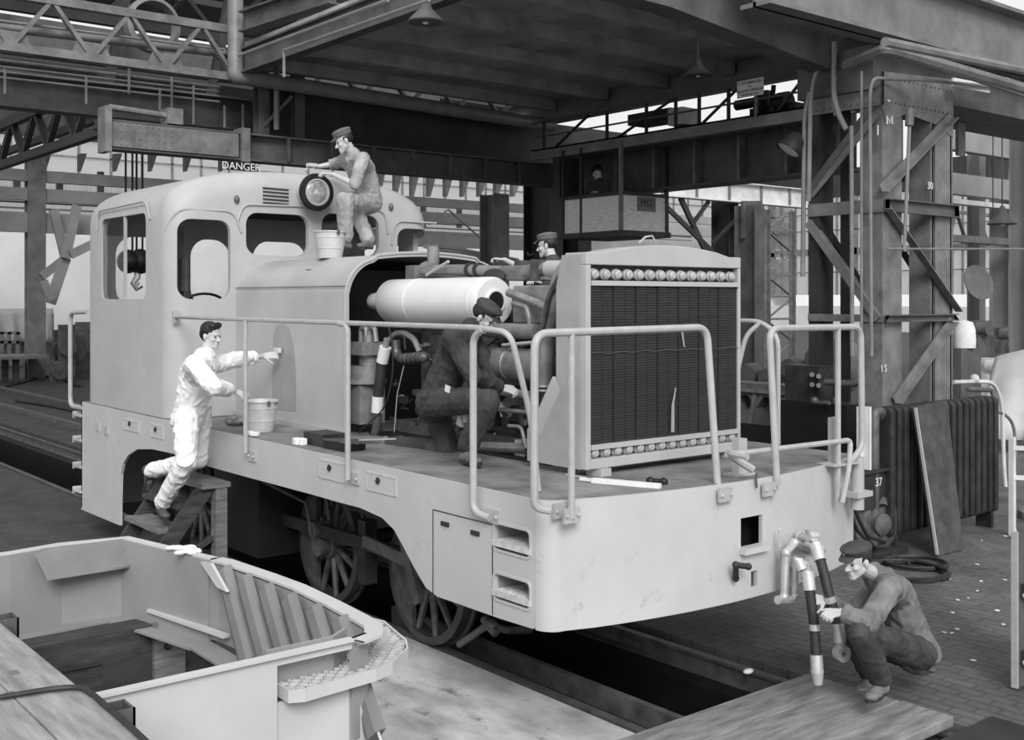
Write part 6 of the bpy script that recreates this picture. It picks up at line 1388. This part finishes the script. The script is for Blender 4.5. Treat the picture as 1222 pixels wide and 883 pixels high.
# 4. man behind the radiator
J = dict(head=P(653, 294, Y=1.45), neck=P(660, 312, Y=1.45), chest=P(664, 330, Y=1.5), pelvis=P(668, 385, Y=1.55),
    sL=P(646, 319, Y=1.32), eL=P(618, 318, Y=1.1), wL=P(602, 310, Y=.95), sR=P(676, 319, Y=1.62), eR=P(668, 345, Y=1.45), wR=P(645, 338, Y=1.2),
    hL=P(664, 392, Y=1.5), kL=P(664, 440, Y=1.5), aL=P(664, 480, Y=1.5), hR=P(672, 392, Y=1.6), kR=P(672, 440, Y=1.6), aR=P(672, 480, Y=1.6))
J.update(face=V((-.80, -.55, -.12)), up=V((0, 0, 1)), tL=V((-.5, -.5, 0)), tR=V((-.5, -.5, 0)))
person('man in a peaked cap smoking a pipe behind the engine', J, NAVY, NAVY, SHOE, k=1.0, hat='brim', hatm=CAPL, cuff=(1.15, 1.9),
       palm=((0, 0, 1), (0, 0, 1)), curl=(.8, .6), handd=(V((-.6, -.5, .1)), None), seed=15, folds=.008)
a = P(637, 303, Y=1.36); tag(MB().tube([a, a + V((-.05, -.03, -.02)), a + V((-.055, -.035, .02))], [.006, .012, .016], 8).build('tobacco_pipe', BLACK), 'tobacco pipe in the mouth of the man behind the engine', 'pipe')
# 5. crouching man at bottom right
def pc(x, y, X_): return P(x, y, X=X_)
J = dict(head=pc(1024, 670, .72), neck=pc(1044, 686, .72), chest=pc(1066, 708, .72), pelvis=pc(1092, 772, .74),
    sL=pc(1050, 697, .55), eL=pc(1020, 738, .48), wL=pc(988, 724, .50), sR=pc(1062, 702, .95), eR=pc(1036, 744, 1.0), wR=pc(998, 722, .80),
    hL=pc(1090, 782, .64), kL=pc(1014, 752, .56), aL=pc(1040, 806, .58), hR=pc(1098, 780, .88), kR=pc(1028, 756, .98), aR=pc(1052, 812, .94))
J['eL'] = pc(1018, 736, .52); J['wL'] = pc(985, 716, .62); J['wR'] = pc(1004, 730, .84)
J.update(face=V((-.25, -.92, -.22)), up=V((0, -.15, 1)), tL=V((.1, -1, 0)), tR=V((.15, -1, 0)))
person('man in grey jacket and dark cap crouching beside the brake hoses at the front', J, GREYC, NAVY, SHOEL, k=1.0, hat='round', hatm=CAPM, cuff=(1.8, 1.75),
       palm=((.6, -.2, .7), (.3, 0, 1)), curl=(1.0, .9), handd=(V((-.3, -1, .15)), V((-.2, -1, .0))), seed=21, folds=.010, jacket=.008, thumb=(-1, 1))
# 6. crane operator
zc_ = zt_; oy = YO + .5
hx_ = P(713, 206, Y=oy)
J = dict(head=hx_, neck=hx_ + V((.05, 0, -.17)), chest=hx_ + V((.1, 0, -.38)), pelvis=hx_ + V((.12, .05, -.85)),
    sL=hx_ + V((-.08, -.1, -.24)), eL=hx_ + V((-.1, -.22, -.50)), wL=P(708, 230, Y=YO + .12), sR=hx_ + V((.27, .0, -.24)), eR=hx_ + V((.35, -.1, -.5)), wR=hx_ + V((.25, -.28, -.62)),
    hL=hx_ + V((.0, .05, -.9)), kL=hx_ + V((.0, .0, -1.1)), aL=hx_ + V((.0, .1, -1.3)), hR=hx_ + V((.2, .05, -.9)), kR=hx_ + V((.2, .0, -1.1)), aR=hx_ + V((.2, .1, -1.3)))
J.update(face=V((-.2, -.9, -.35)), up=V((0, 0, 1)), tL=V((0, -1, 0)), tR=V((0, -1, 0)))
person('crane operator in dark clothes looking down over the side of the hanging cab', J, NAVY, NAVY, SHOE, k=1.0, hat='round', hatm=BLACK, cuff=(1.9, 1.9), legs=False, seed=31, folds=.006)
